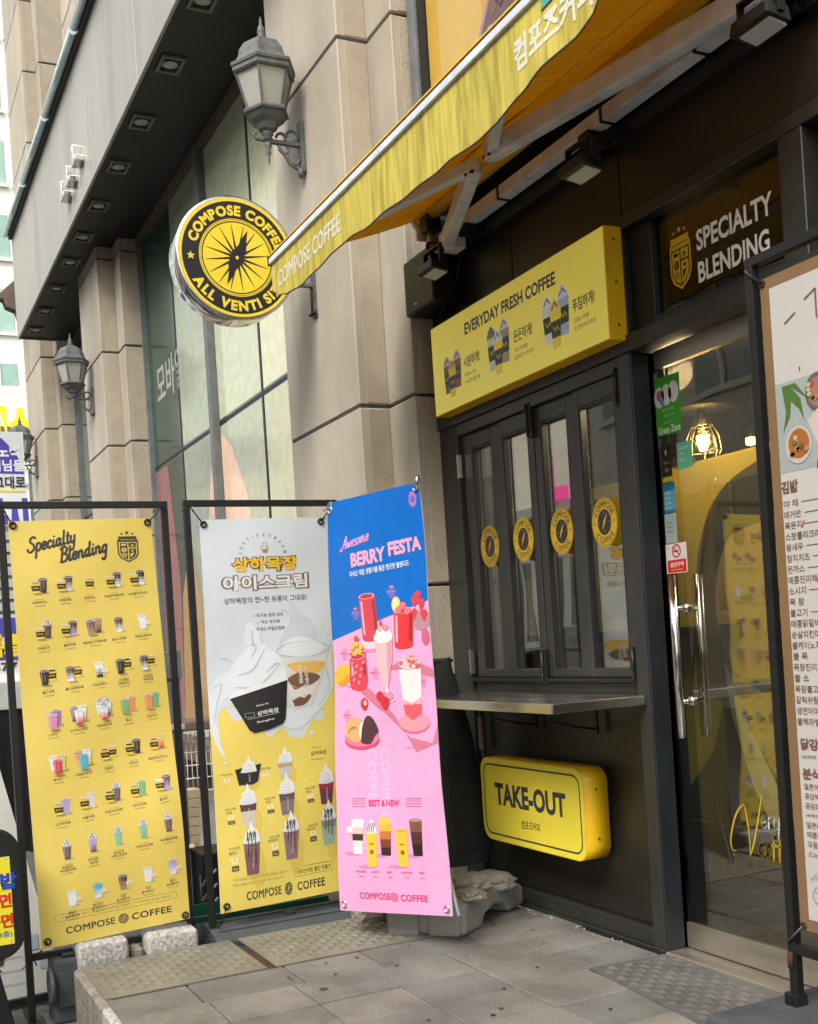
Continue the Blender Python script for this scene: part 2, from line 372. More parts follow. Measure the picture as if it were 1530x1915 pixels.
    def arctext(s, t, cx, cy, r, h, a_mid, col, L=3, bold=.02, inward=False, squeeze=1.0, gap=.18, ky=1.0):
        ws = []; ref = glyphs('E', bold)[2]; H = ref[3]-ref[2]
        for ch in t:
            if ch == ' ': ws.append(h*.45*squeeze)
            else:
                bb = glyphs(ch, bold)[2]; ws.append((bb[1]-bb[0])*h/H*squeeze+h*gap)
        tot = sum(ws)/r; sg = 1 if inward else -1; a = a_mid-sg*tot/2
        for ch, w_ in zip(t, ws):
            aa = a+sg*w_/r/2; a += sg*w_/r
            if ch == ' ': continue
            rot = aa+PI/2 if inward else aa-PI/2
            V_, F_, bb = glyphs(ch, 0 if ch == 'M' else bold); co, si = math.cos(rot), math.sin(rot)
            px, py = cx+r*math.cos(aa), cy+r*math.sin(aa)*ky; e = bold*.8
            for i, (dx, dy) in enumerate(((0, 0), (-e, -e), (e, -e), (-e, e), (e, e)) if ch == 'M' else ((0, 0),)):
                b = len(s.v)
                for x, y in V_:
                    X, Y = (x+dx-(bb[0]+bb[1])/2)*h/H*squeeze, (y+dy-H/2)*h/H
                    s.v.append((px+X*co-Y*si, py+(X*si+Y*co)*ky, L+.12*i))
                for f in F_: s.f.append(tuple(b+j for j in f)); s.c.append(lin(col))
        return s
    def star(s, cx, cy, r, col, L=3, rot=0, k=.42):
        return s.poly([(cx+(r if i % 2 == 0 else r*k)*math.sin(PI*i/5+rot), cy+(r if i % 2 == 0 else r*k)*math.cos(PI*i/5+rot)) for i in range(10)], col, L)
    def build(s, name, fn, mt, parent=None, cut=None, flip=False, org=None):
        """fn(u, v, offset) -> xyz. cut=(u0,u1,nu,v0,v1,nv) slices the shapes so that they follow a bent sheet."""
        b = bmesh.new(); cl = b.loops.layers.float_color.new('Col'); vs_ = [b.verts.new((x, y, L*s.LS)) for x, y, L in s.v]
        for f, c in zip(s.f, s.c):
            try: fc = b.faces.new([vs_[i] for i in f])
            except ValueError: continue
            for l in fc.loops: l[cl] = (*c, 1)
        if cut:
            u0_, u1_, nu, v0_, v1_, nv = cut
            for i in range(1, nu): bmesh.ops.bisect_plane(b, geom=b.verts[:]+b.edges[:]+b.faces[:], plane_co=(u0_+(u1_-u0_)*i/nu, 0, 0), plane_no=(1, 0, 0))
            for i in range(1, nv): bmesh.ops.bisect_plane(b, geom=b.verts[:]+b.edges[:]+b.faces[:], plane_co=(0, v0_+(v1_-v0_)*i/nv, 0), plane_no=(0, 1, 0))
        o0 = Vector(ORG.get(parent.name, (0, 0, 0))) if parent is not None else Vector(org or (0, 0, 0))
        for v in b.verts: v.co = Vector(fn(v.co.x, v.co.y, v.co.z))-o0
        me = bpy.data.meshes.new(name); b.to_mesh(me); b.free()
        o = link_mesh(name, me, mt, parent); ORG[o.name] = tuple(o0)
        if parent is None: o.location = o0
        return o
SCR = {'S': (1.15, [[(1.1,1.7),(.75,2.0),(.3,1.8),(.3,1.35),(.85,.9),(.95,.35),(.5,0),(.05,.15),(-.1,.5)]]),
 'p': (.85, [[(.1,1.05),(.1,-1)], [(.1,.75),(.42,1.05),(.75,.8),(.7,.2),(.4,0),(.1,.3)]]),
 'e': (.78, [[(.08,.45),(.6,.62),(.6,.92),(.35,1.02),(.08,.72),(.08,.25),(.35,0),(.75,.25)]]),
 'c': (.75, [[(.62,.8),(.4,1.02),(.1,.75),(.08,.28),(.35,0),(.72,.22)]]),
 'i': (.45, [[(.1,1.02),(.1,.2),(.25,0),(.45,.2)], [(.12,1.38),(.16,1.5)]]),
 'a': (1.0, [[(.66,.85),(.4,1.02),(.08,.7),(.08,.2),(.32,0),(.62,.35)], [(.68,1.02),(.66,.2),(.82,0),(1.0,.22)]]),
 'l': (.45, [[(.1,2.0),(.1,.25),(.25,0),(.45,.2)]]),
 't': (.6, [[(.2,1.6),(.2,.2),(.35,0),(.6,.22)], [(-.06,1.05),(.5,1.08)]]),
 'y': (.85, [[(.05,1.02),(.05,.3),(.3,0),(.6,.3)], [(.66,1.02),(.62,-.6),(.32,-1.0),(.0,-.72)]]),
 'B': (1.15, [[(.15,0),(.2,2.0)], [(-.15,1.75),(.35,2.05),(.9,1.75),(.72,1.2),(.2,1.05)], [(.45,1.1),(1.0,.8),(.92,.2),(.4,0),(-.05,.1)]]),
 'n': (.95, [[(.05,1.02),(.08,0)], [(.08,.7),(.4,1.02),(.64,.75),(.62,.2),(.78,0),(.95,.22)]]),
 'd': (1.0, [[(.66,.85),(.4,1.02),(.08,.7),(.08,.2),(.32,0),(.62,.35)], [(.68,2.0),(.66,.2),(.82,0),(1.0,.22)]]),
 'g': (.85, [[(.66,.85),(.4,1.02),(.08,.7),(.08,.2),(.32,0),(.62,.35)], [(.68,1.02),(.64,-.6),(.36,-1.0),(.05,-.7)]]),
 'A': (1.1, [[(-.5,.3),(-.65,.0),(-.3,-.1),(.1,.6),(.65,2.0),(.75,1.2),(.78,0)], [(.1,.75),(.9,.8)]]),
 'w': (.95, [[(.0,1),(.1,.05),(.4,.7),(.55,.05),(.85,1.02)]]), 's': (.6, [[(.5,.85),(.25,1.02),(.1,.75),(.45,.35),(.3,0),(0,.12)]]),
 'o': (.75, [[(.35,1.02),(.05,.65),(.1,.12),(.38,0),(.65,.4),(.55,.9),(.35,1.02)]]),
 'm': (1.3, [[(.05,1),(.06,0)], [(.06,.7),(.3,1.02),(.5,.7),(.48,0)], [(.48,.7),(.75,1.02),(.95,.7),(.95,.15),(1.1,0),(1.3,.2)]]),
 'r': (.6, [[(.05,1.02),(.08,0)], [(.08,.65),(.32,1.02),(.55,.9)]]),
 'f': (.6, [[(.65,1.7),(.42,1.95),(.2,1.5),(.15,0),(.05,-.6)], [(-.05,1.02),(.5,1.05)]]), ' ': (.5, [])}
def script(cv, s, x, y, h, w, col, L=3, rot=0, slant=.35, kx=1.0):
    """brush lettering drawn as strokes; h = x-height"""
    adv = 0; co, si = math.cos(rot), math.sin(rot)
    for ch in s:
        a, st = SCR[ch]
        for P in st:
            Q = [((adv+px*kx+py*slant)*h, py*h) for px, py in smoothpts(P)]
            cv.line([(x+px*co-py*si, y+px*si+py*co) for px, py in Q], w, col, L)
        adv += (a+.12)*kx
    return adv*h
def crest(cv, cx, cy, w, h, col, bgc, L=2):
    def shp(k, dy=0):
        a, b = w/2*k, h/2*k
        return [(cx-a*.82, cy+b*.86), (cx-a*.9, cy+b), (cx+a*.9, cy+b), (cx+a*.82, cy+b*.86), (cx+a, cy+b*.66), (cx+a, cy-b*.35), (cx+a*.75, cy-b*.7), (cx, cy-b), (cx-a*.75, cy-b*.7), (cx-a, cy-b*.35), (cx-a, cy+b*.66)]
    cv.poly(shp(1), col, L); cv.poly([(cx-w*.43, cy+h*.28), (cx+w*.43, cy+h*.28), (cx+w*.43, cy-h*.17), (cx+w*.3, cy-h*.33), (cx, cy-h*.44), (cx-w*.3, cy-h*.33), (cx-w*.43, cy-h*.17)], bgc, L+1)
    cv.rect(cx-w*.36, cy+h*.36, cx+w*.36, cy+h*.375, bgc, L+1)
    cv.poly([(cx-w*.38, cy+h*.25), (cx-w*.03, cy+h*.25), (cx-w*.03, cy-h*.4), (cx-w*.28, cy-h*.3), (cx-w*.38, cy-h*.16)], col, L+2)
    cv.rect(cx+w*.03, cy+h*.06, cx+w*.38, cy+h*.25, col, L+2)
    cv.poly([(cx+w*.03, cy+h*.02), (cx+w*.38, cy+h*.02), (cx+w*.38, cy-h*.16), (cx+w*.28, cy-h*.3), (cx+w*.03, cy-h*.4)], col, L+2)
    cv.ell(cx-w*.2, cy-h*.02, w*.12, h*.10, bgc, L+3); cv.line([(cx-w*.2, cy+h*.07), (cx-w*.22, cy-h*.02), (cx-w*.18, cy-h*.1)], w*.03, col, L+4)
    cv.rect(cx-w*.32, cy+h*.14, cx-w*.09, cy+h*.21, bgc, L+3)
    for i in range(4): cv.line([(cx-w*(.33-.02*i), cy-h*(.17+.035*i)), (cx-w*.2, cy-h*(.155+.035*i)), (cx-w*.08, cy-h*(.175+.035*i))], w*.025, bgc, L+3)
    cv.line([(cx+w*.08, cy+h*.1), (cx+w*.33, cy+h*.1)], h*.015, bgc, L+3)
    cv.poly([(cx+w*.12, cy+h*.13), (cx+w*.2, cy+h*.21), (cx+w*.29, cy+h*.13)], bgc, L+3)
    cv.ell(cx+w*.2, cy-h*.06, w*.08, h*.03, bgc, L+3, 10); cv.poly([(cx+w*.09, cy-h*.16), (cx+w*.3, cy-h*.13), (cx+w*.1, cy-h*.32)], bgc, L+3)
    for i, k in ((-1, .8), (0, 1.15), (1, .8)): cv.star(cx+i*w*.26, cy+h*(.60 if i else .63), w*.10*k, col, L)
def compass(cv, cx, cy, r, L=2, dark='#1d1f2b', yel='#e5cd3a', ky=1):
    cv.ell(cx, cy, r, r*ky, yel, L, 48); cv.ring(cx, cy, r*.66, r*.95, dark, L+1, 64, ky)
    cv.ring(cx, cy, r*.595, r*.615, dark, L+1, 48, ky)
    for k in range(16):
        a = 2*PI*k/16+.13; 
        cv.poly([(cx+r*.08*math.cos(a-.3), cy+r*.08*math.sin(a-.3)), (cx+r*.56*math.cos(a-.006), cy+r*.56*math.sin(a-.006)), (cx+r*.56*math.cos(a+.006), cy+r*.56*math.sin(a+.006)), (cx+r*.08*math.cos(a+.3), cy+r*.08*math.sin(a+.3))], dark, L+1)
    a = 1.16; ux, uy = math.cos(a), math.sin(a)
    pt = lambda l, t: (cx+r*(l*ux-t*uy), cy+r*(l*uy+t*ux))
    cv.poly([pt(-.52, 0), pt(-.3, -.05), pt(-.26, -.035), pt(-.08, -.105), pt(.1, -.1), pt(.14, -.12), pt(.3, -.06), pt(.52, 0), pt(.3, .05), pt(.26, .04), pt(.08, .105), pt(-.08, .1), pt(-.14, .12), pt(-.28, .05)], dark, L+2)
    cv.ell(cx, cy, r*.03, r*.03, yel, L+3, 12)
def minilogo(cv, cx, cy, r, c1, c2, L=3):
    cv.ell(cx, cy, r, r, c1, L, 20); cv.ring(cx, cy, r*.55, r*.62, c2, L+1, 20)
    cv.poly([(cx-r*.32, cy-r*.5), (cx+r*.12, cy-r*.1), (cx+r*.34, cy+r*.5), (cx-r*.12, cy+r*.1)], c2, L+1)
    for k in range(10):
        a = 2*PI*k/10; cv.ell(cx+r*.8*math.cos(a), cy+r*.8*math.sin(a), r*.07, r*.07, c2, L+1, 6)

# ============================================================ SETTING
st = MB().box(-150, 60, -60, 60, -.40, -.25); struct('street', st, K['asphalt'])
pb = MB().box(-4.93, 3.2, -2.0, .14, -.25, -.022); pav = struct('pavement', pb, K['mortar'])
def slab(name, x0, x1, y0, y1, z0, z1, mt, par, g=.003, bv=.004):
    return part(name, MB().box(x0+g, x1-g, y0+g, y1-g, z0, z1), mt, par, bv, seg=1)
rows = [-2.045+.335*k for k in range(6)]+[-.035]
for i in range(16):
    x0 = -4.15+.275*i
    for j in range(6):
        mt = [K['paver'], K['paver2'], K['paver3']][random.choice([0, 0, 1, 1, 2])]
        dz = random.uniform(-.0025, .0025)
        slab('paving_slab', x0, x0+.275, rows[j], rows[j+1], -.03, dz, mt, pav, .0028)
ys = [-2.045, -1.725, -1.32, -.977, -.50, .0]     # the border course
for j in range(5): slab('paving_slab', -4.425, -4.15, ys[j], ys[j+1], -.03, random.uniform(-.002, .002), [K['paver'], K['paver3']][j % 2], pav)
slab('paving_slab', -4.97, -4.425, -.30, .13, -.03, -.004, K['paver3'], pav)
# kerb stones along the street edge (rough granite)
x = -4.98
for k in range(9):
    w = [.62, .95, .9, .9, .95, .9, .9, .9, .9][k]
    slab('kerb_stone', x, x+w, -2.075, -1.998, -.25, -.004, K['rubble'] if k == 0 else K['granite'], pav, .004, .012); x += w
# tread plates: raised lozenges on a thin sheet
def tread(name, label, x0, x1, y0, y1, mt, pitch, z=.004, rot=0, flaten=.0065, box=None):
    t = thing(name, label, 'metal plate', ((x0+x1)/2, (y0+y1)/2, z))
    cx, cy = (x0+x1)/2, (y0+y1)/2; c_, s_ = math.cos(rot), math.sin(rot)
    R2 = lambda p: (cx+(p[0]-cx)*c_-(p[1]-cy)*s_, cy+(p[0]-cx)*s_+(p[1]-cy)*c_, p[2])
    a = MB().box(x0, x1, y0, y1, z-.006, z); a.v = [R2(p) for p in a.v]; part('sheet', a, mt, t)
    b = MB(); i = 0
    xx = x0+pitch*.6
    while xx < x1-pitch*.5:
        yy = y0+pitch*(.6 if i % 2 else 1.1)
        while yy < y1-pitch*.5:
            a1, a2 = pitch*.52, pitch*.40
            P = [(xx-a1, yy, z-.0005), (xx, yy-a2, z-.0005), (xx+a1, yy, z-.0005), (xx, yy+a2, z-.0005), (xx-a1*.15, yy-a2*.1, z+flaten), (xx+a1*.15, yy-a2*.1, z+flaten), (xx+a1*.15, yy+a2*.12, z+flaten), (xx-a1*.15, yy+a2*.12, z+flaten)]
            b.add([R2(p) for p in P], [(0, 1, 5, 4), (1, 2, 6, 5), (2, 3, 7, 6), (3, 0, 4, 7), (4, 5, 6, 7)])
            yy += pitch
        xx += pitch*.56; i += 1
    part('tread_pattern', b, mt, t, kind='stuff'); return t
tread('tread_plate', 'worn tread plate at the far end of the pavement beside the granite blocks', -4.97, -4.43, -2.04, -1.385, K['plate'], .075)
tread('tread_plate', 'worn tread plate between the rusty gap and the pink banner foot', -4.97, -4.43, -1.345, -.32, K['plate'], .075)
tread('tread_plate', 'grey tread plate lying in front of the glass door', -3.60, -2.10, -.44, -.03, K['plate2'], .075, rot=-.10)
part('rusty_gap', MB().box(-4.85, -4.43, -1.388, -1.342, -.03, -.006), K['rust'], pav)

random.seed(21)
cvs = []
M_ = MB()
for k in range(46):
    x, y = random.uniform(-4.4, -2.4), random.uniform(-1.9, -.15); r_ = random.uniform(.004, .012)
    if k == 0: x, y, r_ = -4.02, -1.30, .022
    M_.add([(x+r_*random.uniform(.7, 1)*math.cos(2*PI*i/9), y+r_*random.uniform(.6, 1)*math.sin(2*PI*i/9), .0042) for i in range(9)], [tuple(range(9))])
part('gum_spot', M_, K['mortar'], pav, kind='stuff')
M_ = MB()
for k in range(42):
    t = random.random(); x = -4.92+.55*t+random.uniform(-.05, .05) if k < 30 else random.uniform(-4.9, -3.6); y = -.035-abs(random.gauss(0, .02)); r_ = random.uniform(.002, .007)
    M_.add([(x-r_, y, .0), (x+r_*.4, y-r_, .0), (x+r_, y+r_*.5, .0), (x, y, .0+r_*.9)], [(0, 1, 3), (1, 2, 3), (2, 0, 3)])
part('plaster_crumb', M_, K['granite'], pav, kind='stuff')

# ---------------------------------------------------------------- stone columns
def column(name, label, xl, xr, top, xb=None, right_cut=True, zs=None):
    """front slab between xl and xr, a stepped-back shoulder up to xr+.31; courses one metre high"""
    t = thing(name, label, 'column', ((xl+xr)/2, -.2, -.25), 'stone columns along the facade')
    z = -.25; k = 0; cuts = [-.25, .6]+[.6+i for i in range(1, 20)]
    cuts = [c-.008 for c in cuts]
    cuts = [c for c in cuts if c < top]+[top]
    sh = xr+.31
    part('core', MB().box(xl+.02, sh-.02, -.10, .5, -.25, top), K['joint'], t)
    for a, b in zip(cuts[:-1], cuts[1:]):
        a_, b_ = a+.008, b-.008
        part('stone_block', MB().box(xl, xr, -.311, -.085, a_, b_), K[random.choice(['stone', 'stone2', 'stone3'])], t, .006, seg=1)
        part('stone_block', MB().box(xr+.004-.1, sh, -.135, .30, a_, b_), K[random.choice(['stone', 'stone2', 'stone3'])], t, .006, seg=1)
        # bush-hammered fields with smooth margins on the side faces, a vertical groove between
        part('stone_panel', MB().box(xr-.01, xr+.0035, -.262, -.139, a_+.01, b_-.01), K['stone_rough'], t, 0)
        part('stone_panel', MB().box(sh-.01, sh+.0035, -.088, .295, a_+.01, b_-.01), K['stone_rough'], t, 0)
        if b - a > .5:   # the double course line
            part('stone_band', MB().box(xl+.004, xr-.004, -.306, -.1, b-.0085, b+.0085), K['joint'], t)
    return t
column('stone_column', 'nearest stone column, beside the yellow round sign', -6.60, -5.53, 8.2)
column('stone_column', 'middle stone column, with the second lantern, running up behind the canopy', -13.15, -12.09, 14)
column('stone_column', 'farthest stone column at the street end, with the smallest lantern', -17.72, -16.2, 16)

# ---------------------------------------------------------------- glass shop front between the columns
def shopglass(lab, x0, x1, z0, z1, divs, y=.1, big=True):
    t = thing('shop_window', lab, 'shop window', ((x0+x1)/2, y, z0))
    xs_ = [x0]+divs+[x1]; zc = [z0, 3.29, z1]
    for i in range(len(xs_)-1):
        for j in range(2):
            part('pane', MB().box(xs_[i]+.012, xs_[i+1]-.012, y, y+.02, zc[j]+.014, zc[j+1]-.014), K['curt'], t)
    fr = MB()
    for xx in xs_[1:-1]: fr.box(xx-.011, xx+.011, y-.004, y+.03, z0, z1)
    fr.box(x0, x1, y-.005, y+.03, 3.275, 3.305); part('glazing_bar', fr, K['navy'], t)
    part('frame', MB().box(x0-.05, x0+.02, y-.05, y+.04, z0, z1).box(x1-.02, x1+.05, y-.05, y+.04, z0, z1), K['pole'], t, .004)
    part('head_frame', MB().box(x0, x1, y-.06, y+.04, z1-.05, z1+.03), K['brown'], t)
    if big: part('mullion', MB().box(-9.475, -9.385, y-.07, y+.04, z0, z1-.05), K['pole'], t, .006)
    part('sill', MB().box(x0, x1, y-.10, y+.05, z0-.12, z0), K['greywall'], t, .004)
    part('ledge', MB().box(x0, x1, y-.30, y+.05, z0-.30, z0-.121), K['brown'], t, .01)
    part('base_wall', MB().box(x0, x1, y-.02, y+.2, -.25, z0-.301), K['brown'], t)
    part('backing', MB().box(x0, x1, y+.03, y+.06, z0, z1), K['navy'], t)
    return t
# film-covered glass: dark green, with pastel shapes printed on the lower film
def curtmat():
    m = bpy.data.materials.new('film_covered_glass'); m.use_nodes = True; t = m.node_tree; N = t.nodes; L = t.links; p = N['Principled BSDF']
    p.inputs['Base Color'].default_value = (.055, .10, .088, 1); p.inputs['Roughness'].default_value = .13
    p.inputs['IOR'].default_value = 2.1; p.inputs['Coat Weight'].default_value = .6; p.inputs['Coat Roughness'].default_value = .05
    tc = N.new('ShaderNodeTexCoord'); n = N.new('ShaderNodeTexNoise'); n.inputs['Scale'].default_value = .8
    n.inputs['Detail'].default_value = 1
    b = N.new('ShaderNodeBump'); b.inputs['Strength'].default_value = .12; b.inputs['Distance'].default_value = .1
    L.new(tc.outputs['Object'], n.inputs['Vector']); L.new(n.outputs['Fac'], b.inputs['Height']); L.new(b.outputs[0], p.inputs['Normal'])
    return m
K['curt'] = curtmat()
K['film_refl'] = printmat('window_film_painted_reflection', .14, .16, .6)  # carries the film print and the painted pane reflections
sw = shopglass('tall film-covered shop window between the nearest and the middle stone column', -11.76, -6.66, .66, 5.70, [-10.62, -8.23])
cv = Cv()
def shp(pts, c, L=1): cv.poly(pts, c, L)
# tones imitating the reflected dark-to-pale fade, then pastel film shapes (x, z)
film = [(-11.8, (.020, .055, .048)), (-11.1, (.045, .085, .07)), (-10.7, (.16, .21, .15)), (-10.0, (.50, .52, .36)), (-9.0, (.66, .66, .44)), (-6.6, (.80, .76, .48))]  # tones of the painted reflection along x
def reflc(x):
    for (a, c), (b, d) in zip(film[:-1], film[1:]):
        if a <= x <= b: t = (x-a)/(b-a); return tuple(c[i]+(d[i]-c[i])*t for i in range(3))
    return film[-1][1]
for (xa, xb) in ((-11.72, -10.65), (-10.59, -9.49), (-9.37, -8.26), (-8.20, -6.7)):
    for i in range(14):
        a, b = xa+(xb-xa)*i/14, xa+(xb-xa)*(i+1)/14; c = {-11.72: (.030, .070, .058), -10.59: (.36, .41, .31), -9.37: (.56, .60, .44), -8.20: (.66, .67, .47)}[xa]  # each pane's tone paints in the reflection, dark at left to pale at right
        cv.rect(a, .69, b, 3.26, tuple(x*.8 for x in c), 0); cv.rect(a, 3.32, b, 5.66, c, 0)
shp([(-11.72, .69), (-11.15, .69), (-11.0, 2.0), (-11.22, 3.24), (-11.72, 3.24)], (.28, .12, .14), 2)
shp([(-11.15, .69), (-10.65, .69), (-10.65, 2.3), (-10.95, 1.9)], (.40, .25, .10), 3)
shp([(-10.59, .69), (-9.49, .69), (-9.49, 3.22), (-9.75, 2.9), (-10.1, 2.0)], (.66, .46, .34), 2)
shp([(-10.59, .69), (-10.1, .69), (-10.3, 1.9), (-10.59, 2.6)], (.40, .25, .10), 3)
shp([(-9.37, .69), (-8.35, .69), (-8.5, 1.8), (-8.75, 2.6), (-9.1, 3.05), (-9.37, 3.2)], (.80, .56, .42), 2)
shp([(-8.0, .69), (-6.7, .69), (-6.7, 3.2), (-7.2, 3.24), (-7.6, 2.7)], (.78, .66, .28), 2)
cv.text('모바일', -10.92, 4.08, .40, 1.05, (.36, .40, .38), 3, .02)
cv.build('window_print_and_reflection', lambda u, v, o: (u, .0975-o, v), K['film_refl'], sw)
sw2 = shopglass('film-covered shop window between the middle and the farthest stone column', -15.88, -13.2, .66, 5.70, [-14.5], big=False)

# ---------------------------------------------------------------- canopy
cn = thing('canopy', 'long dark canopy with a pale metal fascia over the neighbouring shop window', 'canopy', (-11, -.3, 5.72))
part('soffit', MB().box(-15.73, -5.0, -.635, .35, 5.72, 5.76), K['soffit'], cn)
xs_ = [-15.73, -13.9, -12.1, -10.3, -8.5, -6.7, -5.0]
for a, b in zip(xs_[:-1], xs_[1:]): part('fascia_panel', MB().box(a+.002, b-.002, -.655, -.63, 5.70, 7.10), K['fascia'], cn, .003, seg=1)
part('end_panel', MB().box(-15.75, -15.728, -.655, .10, 5.70, 7.10), K['fascia'], cn, .003)
part('top_sheet', MB().box(-15.73, -5.0, -.63, -.14, 7.06, 7.09), K['soffit'], cn)
for i in range(6): part('light_tube', MB().cyl((-15.7+1.78*i, -.735, 7.08), (-15.7+1.78*i+1.72, -.735, 7.08), .038, 12), K['tube'], cn)
part('tube_rail', MB().box(-15.73, -5.0, -.70, -.655, 7.03, 7.12), K['black'], cn)
for px in (-7.29, -8.18, -9.145, -10.05, -10.97, -11.83, -12.62, -13.55, -14.45, -15.3):
    f = MB(); y0, y1, x0, x1 = -.57, -.39, px-.12, px+.12
    for bx in ((x0, x1, y0, y0+.025), (x0, x1, y1-.025, y1), (x0, x0+.025, y0+.025, y1-.025), (x1-.025, x1, y0+.025, y1-.025)): f.box(bx[0], bx[1], bx[2], bx[3], 5.700, 5.7195)
    d = part('downlight', f, K['pole'], cn, .002)
    part('lens', MB().lathe((px, -.48, 5.708), [(.055, .008), (.06, .0), (.045, -.004), (.001, -.006)], 14), K['lampglass'], d)
    part('recess', MB().box(x0+.025, x1-.025, y0+.025, y1-.025, 5.7165, 5.7195), K['black'], d)
# raised sign on the fascia: only its blank pale plate and the ends of its letters can be made out
sg = thing('fascia_sign', 'row of short silvery letter ends on the pale canopy fascia', 'sign', (-12.6, -.66, 6.3))
for i, (x0, z0) in enumerate(((-11.55, 5.93), (-11.22, 5.95), (-10.86, 6.0))):
    part('letter_stub', MB().box(x0, x0+.09, -.74, -.656, z0, z0+.19).box(x0+.09, x0+.20, -.74, -.656, z0, z0+.055), K['chrome'], sg, .008)

# ---------------------------------------------------------------- storefront
sf = thing('storefront', 'dark grey metal coffee shop front with a sliding window bay and glass door', 'shop front', (-3.6, 0, 0))
S = lambda n, *b, mt='dark', bv=.003: part(n, MB().box(*b), K[mt], sf, bv, seg=1)
S('frame_post', -5.216, -5.03, -.004, .16, -.02, 2.46, mt='frame')
S('frame_post', -3.660, -3.588, -.012, .075, -.02, 2.392, mt='frame')
S('jamb', -3.588, -3.578, -.008, .12, -.02, 2.392, mt='navy')
S('jamb', -3.640, -3.578, .076, .16, -.02, 2.392, mt='navy')
S('lintel', -5.216, -2.55, -.016, .10, 2.395, 2.462, mt='frame')
S('bulkhead_panel', -5.028, -3.664, .028, .07, .085, 1.02, mt='panel')
S('bulkhead_rail', -5.028, -3.664, .012, .07, 1.022, 1.075, mt='dark')
S('skirting', -5.028, -3.664, -.006, .07, .015, .082, mt='dark')
S('skirting_foot', -5.028, -3.60, -.018, .0, -.02, .014, mt='dark')
S('fascia_panel', -5.216, -4.412, .0, .10, 2.465, 3.62, mt='panel')
S('fascia_panel', -4.406, -3.590, .0, .10, 2.465, 3.62, mt='panel')
S('fascia_panel', -3.584, -2.40, .0, .10, 2.935, 3.62, mt='panel')
S('fascia_panel', -2.396, -1.1, .0, .10, 2.465, 3.62, mt='panel')
S('transom_head', -3.584, -2.40, -.010, .10, 2.880, 2.932, mt='frame')
S('transom_post', -3.584, -3.455, .030, .12, 2.463, 2.879, mt='navy')
S('transom_post', -2.745, -2.640, -.006, .12, 2.463, 2.879, mt='frame')
S('transom_sill', -3.455, -2.745, .008, .12, 2.463, 2.492, mt='dark')
S('door_post', -2.68, -2.56, -.006, .14, -.02, 2.394, mt='frame')
S('side_panel', -2.556, 1.2, .0, .10, -.02, 2.394, mt='panel')
S('side_panel', -1.096, 1.2, .0, .10, 2.396, 3.62, mt='panel')
S('threshold', -3.578, -2.68, -.02, .2, -.02, .012, mt='rail')
S('window_head', -5.028, -3.664, -.006, .10, 2.335, 2.392, mt='frame')
S('window_sill_track', -5.028, -3.664, -.010, .08, 1.076, 1.096, mt='black')
tg = part('transom_glass', MB().box(-3.455, -2.745, .055, .063, 2.493, 2.879), K['g_tr'], sf)
cv = Cv(); crest(cv, -3.318, 2.665, .118, .20, (.72, .47, .02), (.03, .026, .015), 1)
cv.text('SPECIALTY', -3.225, 2.714, .078, .385, (.92, .92, .90), 2, .026, align='l'); cv.text('BLENDING', -3.225, 2.596, .078, .362, (.92, .92, .90), 2, .026, align='l')
cv.build('transom_lettering', lambda u, v, o: (u, .0535-o, v), K['printd'], sf)
